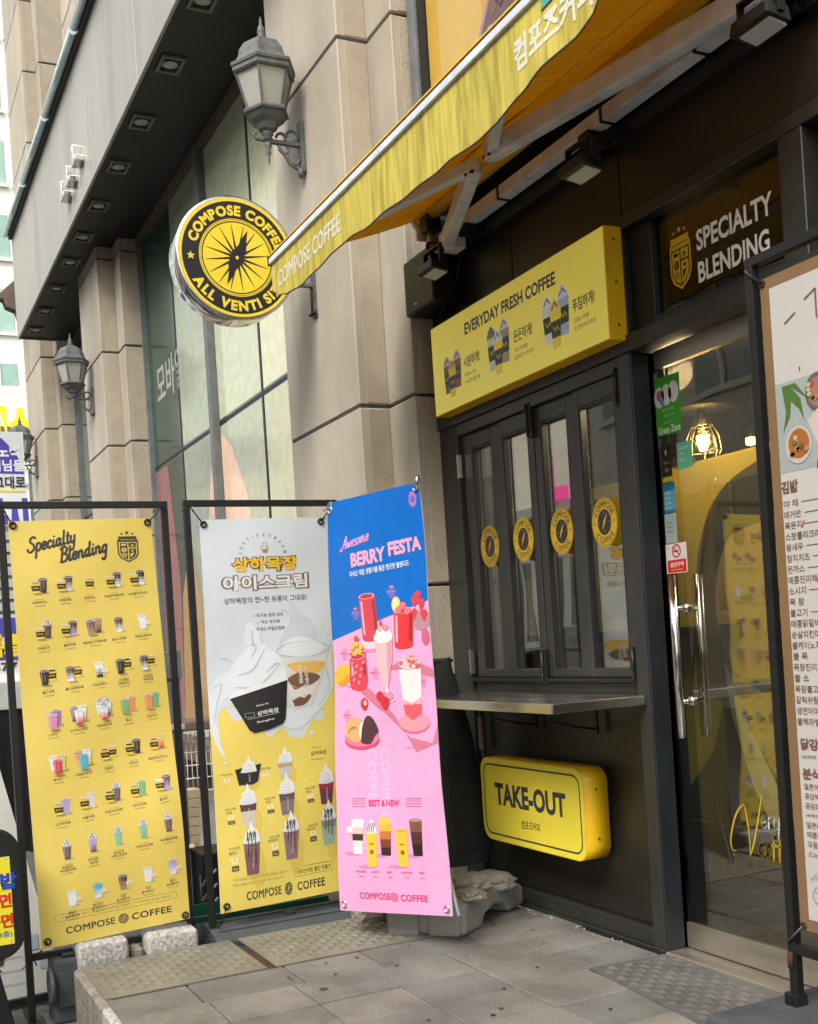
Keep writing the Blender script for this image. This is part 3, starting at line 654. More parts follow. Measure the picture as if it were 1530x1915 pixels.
# folding window: four leaves
leaves = [(-5.0, -4.656), (-4.652, -4.345), (-4.341, -4.015), (-4.011, -3.668)]
Gl = [(-4.930, -4.735), (-4.620, -4.392), (-4.292, -4.078), (-3.978, -3.722)]
fw = thing('folding_window', 'four-leaf black folding window over the steel counter shelf', 'window', (-4.33, 0, 1.1))
for i, ((a, b), (c, d)) in enumerate(zip(leaves, Gl)):
    z0, z1, g0, g1 = 1.098, 2.333, 1.138, 2.258
    dy = [.02, .012, .016, .008][i]
    lf = MB().box(a, c, dy, dy+.045, z0, z1).box(d, b, dy, dy+.045, z0, z1).box(c, d, dy, dy+.045, z0, g0).box(c, d, dy, dy+.045, g1, z1)
    L_ = part('leaf', lf, K['frame'], fw, .003, seg=1)
    part('bead', MB().box(c, c+.012, dy+.004, dy+.03, g0, g1).box(d-.010, d, dy+.004, dy+.03, g0, g1).box(c+.012, d-.01, dy+.004, dy+.03, g1-.01, g1), K['black'], L_)
    an = [0, .03, .05, -.01][i]; mx_ = (c+d)/2
    gp = part('glass_pane', MB().hexa([(c+.013, dy+.026, g0), (d-.011, dy+.026, g0), (d-.011, dy+.031, g0), (c+.013, dy+.031, g0)], [(c+.013, dy+.026, g1-.011), (d-.011, dy+.026, g1-.011), (d-.011, dy+.031, g1-.011), (c+.013, dy+.031, g1-.011)]), K['g_winr' if i in (1, 2) else 'g_win'], L_)
    cxs = [-4.806, -4.481, -4.166, -3.836][i]
    cv = Cv(); r_ = .100; yl = (.55, .35, .02) if i else (.42, .27, .02); kx = .90
    cv.ell(0, 0, r_, r_, yl, 1, 32); cv.ring(0, 0, r_*.94, r_*.965, (.07, .055, .03), 2, 32); cv.ell(0, 0, r_*.52, r_*.52, (.03, .03, .03), 2, 24)
    cv.poly([(-r_*.2, -r_*.34), (r_*.05, -r_*.02), (r_*.24, r_*.36), (-r_*.06, r_*.06)], yl, 3)
    for k in range(4):
        t = PI/2*k; cv.ell(r_*.4*math.cos(t), r_*.4*math.sin(t), r_*.03, r_*.03, yl, 3, 6)
    for k in (-1, 1): cv.ell(k*r_*.76, 0, r_*.05, r_*.05, (.05, .04, .02), 2, 8)
    cv.arctext('COMPOSE', 0, 0, r_*.74, r_*.27, PI/2, (.05, .04, .03), 2, .02, False, .95, .16); cv.arctext('COFFEE', 0, 0, r_*.74, r_*.27, -PI/2, (.05, .04, .03), 2, .02, True, .95, .22)
    yy = dy-.0004
    cv.build('sticker', lambda u, v, o, cx=cxs, yy=yy: (cx+u*kx, yy-o-.0004, 1.748+v*1.04), K['printd'], L_)
for xx in (-4.348, -3.676):
    for z0, z1 in ((1.07, 1.228), (2.20, 2.36)):
        hb = part('hinge', MB().box(xx-.016, xx+.016, -.012, .012, z0, z1), K['black'], fw, .004)
        part('hinge_pin', MB().tube([(xx, -.016, z0+.01), (xx, -.016, z1-.01)], .006, 8), K['black'], hb)
part('hinge', MB().box(-5.03, -5.016, -.014, .01, 1.12, 1.24).box(-5.03, -5.016, -.014, .01, 2.12, 2.24), K['steel'], fw)
# room behind the glass
rm = thing('shop_interior', 'dim cream coffee shop room seen through the door glass', 'room', (-3.8, 1.5, 0))
part('back_wall', MB().box(-7.5, -1.5, 3.4, 3.5, 0, 3.0), K['cream'], rm)
part('side_wall', MB().box(-7.55, -7.5, .2, 3.5, 0, 3.0), K['cream'], rm); part('side_wall', MB().box(-1.5, -1.45, .2, 3.5, 0, 3.0), K['cream'], rm)
part('ceiling', MB().box(-7.5, -1.5, .2, 3.4, 2.98, 3.04), K['cream'], rm)
part('floor', MB().box(-7.5, -1.5, .17, 3.4, -.06, 0), K['floorin'], rm)
part('wood_post', MB().box(-5.24, -5.16, .30, .38, 0, 2.98), K['wood'], rm, .003)
part('inner_shelf', MB().box(-5.9, -3.72, .42, .75, 1.24, 1.29), K['panel'], rm, .003)
part('back_counter', MB().box(-7.2, -4.4, 2.2, 2.9, 0, 1.05), K['brown'], rm, .01)
for i in range(3): part('duct', MB().cyl((-7.4, .9+.7*i, 2.86), (-1.6, 1.1+.7*i, 2.86), .05, 12), K['pole'], rm)
cu = thing('paper_box', 'tall pale paper box standing inside the leftmost window leaf', 'box', (-5.28, .5, 1.29))
part('box_body', MB().box(-5.36, -5.22, .46, .60, 1.29, 1.60).cyl((-5.29, .53, 1.60), (-5.29, .53, 1.615), .05), K['cardboard'], cu, .004)

# ---------------------------------------------------------------- glass door
dr = thing('glass_door', 'frameless glass shop door with steel bar handles and stickers', 'door', (-3.1, .1, 0))
part('door_glass', MB().box(-3.574, -2.684, .098, .108, .115, 2.318), K['g_door'], dr)
part('bottom_rail', MB().box(-3.574, -2.684, .088, .118, .016, .114), K['rail'], dr, .003)
part('top_rail', MB().box(-3.555, -2.684, .088, .118, 2.319, 2.392), K['rail'], dr, .003)
for y, x in ((.04, -3.470), (.165, -3.465)):
    h = part('door_handle', MB().cyl((x, y, .86), (x, y, 1.495), .0165, 20), K['chrome'], dr)
for z in (1.0, 1.365): part('handle_bolt', MB().cyl((-3.468, .04, z), (-3.468, .165, z), .010, 14).cyl((-3.468, .085, z), (-3.468, .120, z), .019, 14), K['chrome'], dr)
cv = Cv()
cv.poly([(-3.572, 2.285), (-3.420, 2.28), (-3.424, 2.05), (-3.572, 2.055)], (.06, .34, .035), 1)
for i in range(3): cv.ell(-3.545+.043*i, 2.205+.004*i, .031, .042, (.68, .70, .66), 2, 16)
cv.ell(-3.545, 2.212, .016, .022, (.62, .10, .16), 3, 10); cv.ell(-3.53, 2.19, .012, .018, (.1, .3, .5), 4, 10)
cv.text('에너지 절약', -3.495, 2.15, .012, .075, (.5, .65, .45), 2); cv.text('착한 가게', -3.495, 2.128, .012, .06, (.5, .65, .45), 2)
cv.text('Green Zone', -3.494, 2.073, .028, .13, (.75, .80, .70), 2, .015); cv.text('Compact', -3.505, 2.10, .009, .05, (.5, .65, .45), 2)
cv.poly([(-3.460, 2.01), (-3.372, 2.005), (-3.372, 1.905), (-3.462, 1.902)], (.12, .42, .27), 1)
for i, (t_, w_) in enumerate((('제로페이', .055), ('가능', .03), ('매장', .03))): cv.text(t_, -3.45, 1.985-.022*i, .013, w_, (.6, .75, .65), 2, align='l')
cv.rect(-3.556, 1.868, -3.496, 2.015, (.022, .020, .014), 1); cv.rect(-3.556, 1.868, -3.496, 1.888, (.45, .32, .04), 2)
cv.ell(-3.527, 1.985, .006, .012, (.45, .32, .1), 3, 8); cv.text('Since', -3.527, 1.945, .012, .03, (.42, .32, .12), 3); cv.text('05', -3.527, 1.915, .014, .02, (.42, .32, .12), 3)
cv.rect(-3.556, 1.745, -3.486, 1.865, (.09, .30, .42), 1); cv.rect(-3.556, 1.835, -3.486, 1.865, (.02, .14, .24), 2); cv.rect(-3.556, 1.745, -3.486, 1.757, (.02, .16, .26), 2)
for i in range(4): cv.text(['Safe', 'Clean', 'Cafe', '안심'][i], -3.548, 1.823-.019*i, .010, .035, (.55, .68, .75), 2, align='l')
cv.rect(-3.560, 1.625, -3.490, 1.742, (.30, .36, .36), 1)
for i in range(3): cv.rect(-3.55, 1.705-.018*i, -3.51, 1.709-.018*i, (.14, .18, .18), 2)
cv.rrect(-3.565, 1.505, -3.440, 1.622, .004, (.62, .61, .59), 1); cv.rect(-3.558, 1.508, -3.446, 1.558, (.56, .02, .02), 2)
cv.ring(-3.500, 1.592, .021, .027, (.55, .02, .02), 3, 28); cv.line([(-3.516, 1.608), (-3.484, 1.576)], .005, (.55, .02, .02), 4)
cv.rect(-3.516, 1.588, -3.490, 1.594, (.02, .02, .02), 3); cv.line([(-3.488, 1.590), (-3.484, 1.600), (-3.489, 1.607)], .002, (.02, .02, .02), 3)
cv.text('금연구역', -3.502, 1.539, .019, .078, (.72, .70, .66), 3, .02); cv.rect(-3.54, 1.517, -3.47, 1.520, (.55, .45, .1), 3); cv.text('아산시', -3.464, 1.567, .006, .016, (.1, .1, .1), 3)
cv.text('1m', -3.553, 1.608, .007, .01, (.1, .1, .1), 3)
# gold lettering low on the glass
yv = (.60, .42, .03)
cv.line(smoothpts([(-3.268, .44), (-3.290, .445), (-3.292, .49), (-3.262, .57), (-3.222, .615), (-3.205, .60), (-3.192, .50), (-3.196, .425)]), .0085, yv, 2, True)
cv.line(smoothpts([(-3.198, .425), (-3.165, .50), (-3.115, .665)]), .008, yv, 2, True)
script(cv, 'ery', -3.128, .545, .040, .007, (.68, .69, .66), 2, 0, .12, .95); script(cv, 'coffee', -3.150, .442, .042, .010, yv, 2, 0, .05, .95)
cv.build('decal', lambda u, v, o: (u, .0972-o, v), K['printd'], dr)

# poster hanging inside the door
ps = thing('inner_poster', 'yellow poster of a person in a dark brown cap, inside the glass door', 'poster', (-3.0, .34, 1.2))
cv = Cv(); YB = (.62, .52, .05)
cv.rect(-4.52, .30, -2.9, 1.92, YB, 1)
cv.text('컴포즈커피', -3.80, 1.95, .05, .28, (.10, .07, .03), 3, .02)
cv.poly([(-3.98, .30), (-3.66, .62), (-3.53, .95), (-3.45, 1.1), (-2.9, 1.1), (-2.9, .3), (-3.98, .30)], (.07, .065, .035), 2)
cv.poly(smoothpts([(-3.72, .9), (-3.70, 1.25), (-3.68, 1.5), (-3.55, 1.74), (-3.30, 1.86), (-2.9, 1.90), (-2.9, .9), (-3.5, .82)], 5), (.10, .085, .035), 3)
cv.ell(-3.28, 1.27, .30, .38, (.52, .40, .22), 4, 30); cv.poly([(-3.5, .95), (-3.05, .95), (-3.0, .7), (-3.2, .45), (-3.42, .72)], (.42, .30, .14), 4)
cv.poly([(-3.55, 1.05), (-3.42, .75), (-3.22, .42), (-3.3, .30), (-3.42, .5), (-3.52, .8)], (.62, .66, .58), 5); cv.poly([(-2.95, 1.0), (-3.05, .75), (-3.22, .42), (-3.16, .30), (-2.95, .5)], (.62, .66, .58), 5)
cv.poly(smoothpts([(-3.62, 1.40), (-3.5, 1.56), (-3.25, 1.62), (-2.95, 1.60), (-2.9, 1.85), (-3.2, 1.86), (-3.5, 1.74), (-3.66, 1.52)], 4), (.08, .07, .03), 6)
cv.ell(-3.38, 1.30, .045, .014, (.12, .08, .05), 6, 14); cv.ell(-3.16, 1.30, .045, .014, (.12, .08, .05), 6, 14); cv.line([(-3.27, 1.28), (-3.25, 1.16), (-3.29, 1.14)], .008, (.34, .22, .12), 6); cv.ell(-3.27, 1.055, .06, .016, (.40, .16, .12), 6, 16)
cv.build('poster_print', lambda u, v, o: (u-.30, .62-o*4, v+.10), K['print'], ps)
part('poster_sheet', MB().box(-4.82, -3.19, .622, .63, .39, 2.03), K['yellow'], ps)

# pendant and ceiling lamp inside
pl_ = thing('pendant_lamp', 'lit filament bulb in a wire cage under a dark shade, behind the door glass', 'lamp', (-4.22, .9, 2.2))
c0 = (-4.22, .9, 0)
part('cord', MB().cyl((-4.22, .9, 2.46), (-4.22, .9, 2.98), .006, 8), K['black'], pl_)
part('lamp_shade', MB().lathe((-4.22, .9, 2.33), [(.155, .0), (.15, .012), (.07, .05), (.03, .08), (.03, .13)], 24), K['black'], pl_, thick=.002)
part('socket', MB().cyl((-4.22, .9, 2.265), (-4.22, .9, 2.34), .022, 14), K['black'], pl_)
part('bulb', MB().lathe((-4.22, .9, 2.13), [(.005, -.02), (.045, 0), (.060, .045), (.048, .09), (.020, .13)], 18), K['g_bulb'], pl_)
fl = MB()
for k in range(5):
    t = 2*PI*k/5; fl.tube([(-4.22+.010*math.cos(t), .9+.010*math.sin(t), 2.135), (-4.22+.024*math.cos(t+.6), .9+.024*math.sin(t+.6), 2.205)], .0085, 8)
part('filament', fl, K['bulb'], pl_)
cg = MB()
for k in range(8):
    t = 2*PI*k/8; cg.tube([(-4.22+r_*math.cos(t), .9+r_*math.sin(t), z) for r_, z in ((.03, 2.29), (.075, 2.20), (.085, 2.13), (.04, 2.05))], .0022, 5)
for r_, z in ((.085, 2.13), (.05, 2.25)): cg.tube([(-4.22+r_*math.cos(2*PI*k/16), .9+r_*math.sin(2*PI*k/16), z) for k in range(17)], .0022, 5)
part('wire_cage', cg, K['rail'], pl_)
ld = bpy.data.lights.new('pendant_light', 'POINT'); lo = bpy.data.objects.new('pendant_light', ld); COL.objects.link(lo); lo.location = (0, 0, -.03); lo.parent = pl_
ld.energy = 9; ld.color = (1, .68, .35); ld.shadow_soft_size = .05
cl = thing('ceiling_lamp', 'small warm ceiling lamp glowing at the top of the door glass', 'lamp', (-3.72, .32, 2.43))
part('diffuser', MB().lathe((-3.72, .32, 2.43), [(.001, -.012), (.045, -.008), (.05, .01)], 20), K['glow'], cl)
part('housing', MB().cyl((-3.72, .32, 2.44), (-3.72, .32, 2.98), .012, 12), K['black'], cl)
ld2 = bpy.data.lights.new('ceiling_lamp_light', 'POINT'); lo2 = bpy.data.objects.new('ceiling_lamp_light', ld2); COL.objects.link(lo2); lo2.location = (0, -.02, -.07); lo2.parent = cl; ld2.energy = 16; ld2.color = (1, .72, .42); ld2.shadow_soft_size = .08
cl2 = thing('ceiling_lamp', 'faint small spot lamp deeper inside, right of the caged bulb', 'lamp', (-4.9, 1.9, 2.4))
part('diffuser', MB().lathe((-4.95, 1.9, 2.34), [(.001, -.03), (.03, -.02), (.03, .02)], 16), K['glow'], cl2); part('cord', MB().cyl((-4.95, 1.9, 2.36), (-4.95, 1.9, 2.98), .006, 8), K['black'], cl2)

# ---------------------------------------------------------------- upper wall and billboard
uw = thing('upper_wall', 'dark wall zone above the shop front behind the awning', 'wall', (-3, 0, 3.62))
part('wall_panel', MB().box(-5.216, 1.2, .02, .4, 3.622, 9), K['panel'], uw)
bb = thing('billboard', 'yellow poster panel with a dark chocolate food picture above the awning', 'billboard', (-3.4, -.02, 3.65))
part('side_frame', MB().box(-5.20, -5.125, -.05, .018, 3.63, 6.5), K['pole'], bb, .006)
part('frame_edge', MB().box(-5.124, -5.108, -.03, .018, 3.63, 6.5), K['navy'], bb)
cv = Cv(); cv.rect(-5.10, 3.63, 1.1, 6.5, (.50, .31, .045), 1)
cv.rect(-4.98, 3.63, -4.55, 6.5, (.52, .36, .11), 2)
cv.poly(smoothpts([(-4.63, 3.7), (-4.62, 4.1), (-4.52, 4.28), (-4.3, 4.55), (-4.0, 4.65), (-3.6, 4.3), (-3.7, 3.7)], 5), (.34, .22, .24), 3)
cv.poly(smoothpts([(-4.58, 3.95), (-4.60, 4.10), (-4.50, 4.26), (-4.3, 4.5), (-4.0, 4.58), (-3.66, 4.25), (-3.8, 3.9), (-4.2, 3.86)], 5), (.13, .075, .085), 4)
random.seed(3)
for i in range(46):
    a = random.uniform(0, 2*PI); q = random.random()**.5; cx, cz = -4.16+.36*q*math.cos(a), 4.18+.26*q*math.sin(a); s_ = random.uniform(.02, .055)
    cv.poly([(cx+s_*random.uniform(.5, 1)*math.cos(2*PI*k/6), cz+s_*random.uniform(.4, 1)*math.sin(2*PI*k/6)) for k in range(6)], random.choice([(.09, .05, .06), (.28, .20, .25), (.36, .34, .42), (.16, .09, .07)]), 5+i % 3)
cv.build('poster_face', lambda u, v, o: (u, .016-o*2, v), K['printm'], bb)

# ============================================================ THINGS ON THE WALLS
def make_lantern():
    t = thing('wall_lantern', 'large grey lantern on the nearest stone column', 'lantern', (-6.09, -.53, 4.13), 'lanterns on the stone columns')
    c = (-6.09, -.53, 0); Z = 4.13; hx = PI/6
    L = lambda *pr: MB().lathe((c[0], c[1], 0), list(pr), 6, hx, False)
    rf = part('lantern_roof', MB().lathe((c[0], c[1], 0), [(.195, 4.635), (.198, 4.655), (.165, 4.675), (.150, 4.70), (.142, 4.74), (.11, 4.785), (.055, 4.812), (.028, 4.822)], 6, hx, False), K['lantern'], t, .004)
    part('finial', MB().lathe((c[0], c[1], 0), [(.030, 4.818), (.034, 4.83), (.016, 4.845), (.026, 4.862), (.020, 4.885), (.008, 4.91), (.010, 4.925), (.002, 4.955)], 12), K['lantern'], rf)
    part('cage_top', L((.178, 4.60), (.188, 4.61), (.188, 4.636), (.16, 4.637)), K['lantern'], t)
    part('glass_body', L((.108, 4.405), (.163, 4.60)), K['lampglass'], t)
    for k in range(6):
        a = hx+PI/3*k
        part('glazing_bar', MB().bar((c[0]+.112*math.cos(a), c[1]+.112*math.sin(a), 4.40), (c[0]+.168*math.cos(a), c[1]+.168*math.sin(a), 4.602), .011, .011), K['lantern'], t)
    part('cage_base', L((.135, 4.378), (.140, 4.392), (.125, 4.408), (.10, 4.410)), K['lantern'], t, .003)
    part('cage_cup', L((.030, 4.285), (.055, 4.297), (.070, 4.325), (.105, 4.350), (.125, 4.377)), K['lantern'], t, .003)
    part('stem', MB().lathe((c[0], c[1], 0), [(.012, 4.235), (.03, 4.245), (.022, 4.262), (.036, 4.272), (.03, 4.288)], 14), K['lantern'], t)
    part('pendant_finial', MB().lathe((c[0], c[1], 0), [(.002, 4.10), (.008, 4.135), (.005, 4.148), (.017, 4.165), (.010, 4.185), (.02, 4.205), (.014, 4.232)], 12), K['lantern'], t)
    x = c[0]; y0, yw = -.53, -.335
    ar = MB().bar((x, y0-.01, 4.235), (x, yw, 4.235), .030, .022).tube(smoothpts([(0, 0), (.5, .5)]) and [(x, y0-.02+.0, 4.235), (x, y0-.07, 4.24), (x, y0-.085, 4.262), (x, y0-.07, 4.275)], .011, 8)
    part('bracket_arm', ar, K['lantern'], t, .003)
    def scroll(cy, cz, r, a0, a1, w=.0095, n=16, k=.45):
        return [(x, cy+r*(1-k*i/n)*math.cos(a0+(a1-a0)*i/n), cz+r*(1-k*i/n)*math.sin(a0+(a1-a0)*i/n)) for i in range(n+1)]
    for P_ in (scroll(-.445, 4.262, .034, PI, -1.2), scroll(-.375, 4.278, .042, PI*1.05, -1.6), scroll(-.43, 4.205, .034, -PI, 1.0), scroll(-.372, 4.155, .045, PI*.9, PI*2.2), [(x, -.47, 4.222), (x, -.44, 4.18), (x, -.40, 4.115), (x, -.355, 4.095), (x, -.335, 4.10)]):
        part('scroll', MB().tube(P_, .009, 7), K['lantern'], t)
    part('wall_plate', MB().box(x-.030, x+.030, -.338, -.3125, 4.075, 4.375).lathe((x, -.335, 4.07), [(.004, -.03), (.022, -.012), (.026, .01), (.02, .03)], 10), K['lantern'], t, .006)
    return t
ln = make_lantern()
dup(ln, (-12.66, -.53, 4.11), 'middle lantern, on the second stone column under the canopy end')
dup(ln, (-17.03, -.53, 4.115), 'smallest and farthest lantern, on the leftmost stone column')

# round sign
rs = thing('round_sign', 'round yellow and black compass sign with a silver rim, projecting from the nearest column', 'sign', (-6.0, -.80, 3.50))
cy_, cz_, R_ = -.800, 3.497, .342
part('drum', MB().lathe((-6.06, cy_, cz_), [(R_-.004, -.085), (R_, -.08), (R_, .08), (R_-.004, .085)], 64, axis='x'), K['chrome'], rs)
part('rim', MB().lathe((-6.06, cy_, cz_), [(R_-.012, .086), (R_+.004, .086), (R_+.005, .070), (R_-.001, .069)], 64, axis='x'), K['steel'], rs)
cv = Cv(); r_ = R_-.012; compass(cv, 0, 0, r_)
cv.arctext('COMPOSE COFFEE', 0, 0, r_*.805, r_*.175, PI/2-.02, '#e5cd3a', 4, .05, False, 1.0, .10)
cv.arctext('ALL VENTI SIZE', 0, 0, r_*.805, r_*.175, -PI/2+.05, '#e5cd3a', 4, .05, True, 1.0, .10)
cv.star(-r_*.80, -.01, r_*.075, '#e5cd3a', 4); cv.star(r_*.80, -.01, r_*.075, '#e5cd3a', 4)
cv.ring(0, 0, r_*.635, r_*.645, '#8a7410', 3, 64)
cv.build('sign_face', lambda u, v, o: (-5.9735+o, cy_+u, cz_+v), K['printm'], rs)
part('bracket', MB().bar((-6.06, -.46, 3.405), (-6.06, -.315, 3.405), .028, .022).bar((-6.06, -.46, 3.55), (-6.06, -.315, 3.55), .028, .022), K['pole'], rs, .003)
part('bracket_plate', MB().box(-6.085, -6.035, -.325, -.3125, 3.22, 3.60), K['lantern'], rs, .003)
part('stay_rod', MB().cyl((-6.06, -.335, 3.24), (-6.06, -.335, 3.40), .007, 8).cyl((-6.11, -.33, 3.245), (-6.02, -.33, 3.245), .009, 8), K['rust'], rs)

# awning
aw = thing('awning', 'yellow folding-arm awning with a weathered valance over the shop front', 'awning', (-3.7, -.1, 3.3))
XA, XB, YF = -5.085, -2.40, -.92
def fabf(u, v):
    x = XA+(XB-XA)*u; s_ = v
    return (x, -.14+(YF+.14)*s_, 3.445+(3.19-3.445)*s_-.018*math.sin(PI*s_)+.006*math.sin(u*19)*math.sin(PI*s_))
part('awning_cloth', MB().grid(fabf, 40, 14), K['fab'], aw)
part('cloth_seam', MB().grid(lambda u, v: (XA+(XB-XA)*u, -.345-.012*v, fabf(u, .264)[2]-.004), 40, 1), K['yside'], aw)
part('front_bar', MB().box(XA-.005, XB, YF-.022, YF+.022, 3.152, 3.180), K['armw'], aw, .004)
part('bar_shade_line', MB().box(XA-.005, XB, YF-.019, YF+.018, 3.181, 3.188), K['black'], aw)  # black strip standing in for the shaded gap above the front bar
part('bar_top', MB().box(XA-.005, XB, YF-.021, YF+.018, 3.189, 3.197), K['yside'], aw, .002)
part('front_bar_cap', MB().box(XA-.012, XA-.005, YF-.026, YF+.026, 3.146, 3.197), K['black'], aw, .003)
bot = [(-5.085,3.02),(-4.98,2.975),(-4.88,2.953),(-4.68,2.942),(-4.48,2.945),(-4.18,2.960),(-3.97,2.935),(-3.63,2.926),(-3.34,2.912),(-3.15,2.902),(-3.0,2.905),(-2.85,2.928),(-2.70,2.945),(-2.56,2.950),(-2.48,2.965),(-2.43,3.00),(-2.40,3.06)]
def bz(x):
    for (a, za), (b, zb) in zip(bot[:-1], bot[1:]):
        if a <= x <= b: t = (x-a)/(b-a); t = t*t*(3-2*t); return za+(zb-za)*t
    return bot[-1][1]
def valf(u, v, off=0):
    x = XA+(XB-XA)*u; zb = bz(x); z = 3.150+(zb-3.150)*v
    return (x, YF-.010-.004*v*math.sin(x*11)-.003*v*v*math.sin(x*23+1)-off, z)
part('valance', MB().grid(lambda u, v: valf(u, v), 120, 8), K['val'], aw)
part('valance_hem', MB().tube([(valf(k/120, 1)[0], valf(k/120, 1)[1], valf(k/120, 1)[2]) for k in range(121)], .0035, 6), K['brown'], aw)
def valmap(x, z, o):   # print that follows the cloth
    u = (x-XA)/(XB-XA); v = (3.150-z)/(3.150-bz(x)); p = valf(u, max(0, v)); return (p[0], p[1]-o-.0008, z)
cv = Cv(); cv.text('COMPOSE COFFEE', -4.62, 3.052, .078, .78, (.62, .60, .50), 1, .028, shear=.0)
cvk = Cv(); cvk.text('컴포즈커피', -2.665, 3.045, .10, .40, (.66, .64, .54), 1, .035); cvk.build('valance_print', valmap, K['print'], aw, cut=(-5.1, -2.3, 60, 2.9, 3.2, 4))
cv2 = Cv(); cv2.poly([(-2.70, 3.148), (-2.705, 3.105), (-2.52, 3.120), (-2.50, 3.148)], (.06, .33, .30), 3); cv2.line([(-2.705, 3.104), (-2.50, 3.122)], .006, (.05, .045, .04), 4)
cv2.build('teal_patch', valmap, K['print'], aw, cut=(-5.1, -2.3, 60, 2.9, 3.2, 4))
cv.build('valance_print', valmap, K['print'], aw, cut=(-5.1, -2.3, 60, 2.9, 3.2, 4))
part('roller_tube', MB().cyl((-5.02, -.135, 3.425), (-2.45, -.135, 3.425), .038, 24), K['fab_roll'] if 'fab_roll' in K else K['yside'], aw)
part('roller_end', MB().cyl((-5.045, -.135, 3.425), (-5.02, -.135, 3.425), .05, 20).box(-5.05, -5.03, -.16, -.0, 3.33, 3.45), K['white'], aw, .004)
part('torsion_bar', MB().box(-4.74, -2.50, -.125, -.060, 3.262, 3.318), K['armw'], aw, .006)
for x in (-4.30, -3.52, -2.98): part('bar_clip', MB().box(x, x+.012, -.130, -.055, 3.257, 3.322), K['black'], aw)
for x in (-4.62, -3.62, -2.62): part('wall_bracket', MB().box(x-.05, x+.05, -.07, .0, 3.20, 3.34).box(x-.035, x+.035, -.14, -.06, 3.215, 3.262), K['black'], aw, .006)
def arm(sh, el, tip, w=.052, h=.085):
    part('upper_arm', MB().bar(sh, el, w, h), K['armw'], aw, .012)
    part('forearm', MB().bar((el[0], el[1], el[2]+.012), tip, w*.8, h*.72), K['armw'], aw, .012)
    part('elbow_joint', MB().cyl((el[0], el[1], el[2]-h*.42), (el[0], el[1], el[2]+h*.5), .034, 16), K['armw'], aw, .006)
    part('shoulder_joint', MB().cyl((sh[0], sh[1], sh[2]-h*.55), (sh[0], sh[1], sh[2]+h*.55), .036, 16).box(sh[0]-.05, sh[0]+.05, sh[1]-.01, sh[1]+.08, sh[2]-.035, sh[2]+.035), K['white'], aw, .008)
    part('arm_cable', MB().cyl((el[0]-.02, el[1]-.03, el[2]-h*.3), (el[0]+.03, el[1]-.02, el[2]-h*.3), .008, 8), K['black'], aw)
arm((-4.74, -.155, 3.215), (-4.10, -.36, 3.285), (-5.00, -.885, 3.165), .06, .075)
part('back_plate', MB().box(-4.80, -2.45, -.045, -.002, 3.20, 3.47), K['black'], aw, .004)
arm((-2.62, -.13, 3.285), (-3.93, -.37, 3.290), (-2.92, -.885, 3.19), .06, .085)
part('tension_rod', MB().tube([(-4.95, -.13, 3.37), (-4.9, -.16, 3.25), (-4.82, -.17, 3.20), (-4.70, -.12, 3.20)], .011, 8), K['white'], aw)
part('rear_hood', MB().box(-5.06, -2.42, -.19, .018, 3.482, 3.500), K['black'], aw, .003); part('rear_strip', MB().box(-5.06, -2.42, -.002, .018, 3.472, 3.481), K['black'], aw)
part('gear_box', MB().box(-4.96, -4.88, -.18, -.10, 3.33, 3.41), K['black'], aw, .006); part('crank_eye', MB().cyl((-4.86, -.2, 3.24), (-4.78, -.1, 3.2), .02, 10), K['black'], aw, .004)

# floodlights
def flood(label, x, y, z, yawa=0):
    t = thing('floodlight', label, 'floodlight', (x, y, z), 'LED floodlights under the awning')
    part('lamp_head', MB().hexa([(x-.08, y-.055, z-.022), (x+.08, y-.055, z-.022), (x+.08, y+.045, z-.035), (x-.08, y+.045, z-.035)], [(x-.075, y-.05, z+.02), (x+.075, y-.05, z+.02), (x+.075, y+.04, z+.015), (x-.075, y+.04, z+.015)]), K['black'], t, .006)
    part('lens_panel', MB().hexa([(x-.058, y-.032, z-.030), (x+.066, y-.032, z-.030), (x+.066, y+.036, z-.041), (x-.058, y+.036, z-.041)], [(x-.058, y-.032, z-.0215), (x+.066, y-.032, z-.0215), (x+.066, y+.036, z-.0335), (x-.058, y+.036, z-.0335)]), K['led'], t)
    part('yoke', MB().box(x-.086, x-.079, y-.012, y+.015, z-.01, z+.09).box(x+.079, x+.086, y-.012, y+.015, z-.01, z+.09).box(x-.086, x+.086, y-.012, y+.015, z+.084, z+.094), K['black'], t)
    part('mount_stem', MB().bar((x, y, z+.10), (x, -.02, z+.17), .03, .03), K['black'], t, .004)
flood('middle floodlight, above the yellow menu sign', -3.46, -.27, 3.045)
flood('rightmost floodlight at the top right, over the transom window', -2.52, -.27, 3.10)
flood('leftmost small floodlight, next to the black speaker box', -4.80, -.20, 3.11)
spk = tag(part('speaker_box', MB().box(-5.21, -4.90, -.16, -.012, 2.985, 3.265), K['black'], None, .012, org=(-5.05, -.08, 2.985)), 'black speaker box in the corner between the column and the menu sign', 'speaker')
lb = MB().box(-5.10, -5.075, -.163, -.159, 3.02, 3.028); part('status_lamp', lb, K['led'], spk)
cb = part('cable', MB().tube([(-4.78, -.06, 3.18), (-4.84, -.05, 3.08), (-4.93, -.06, 3.03), (-5.0, -.05, 2.98), (-5.1, -.03, 2.95)], .006, 6), K['black'], spk)

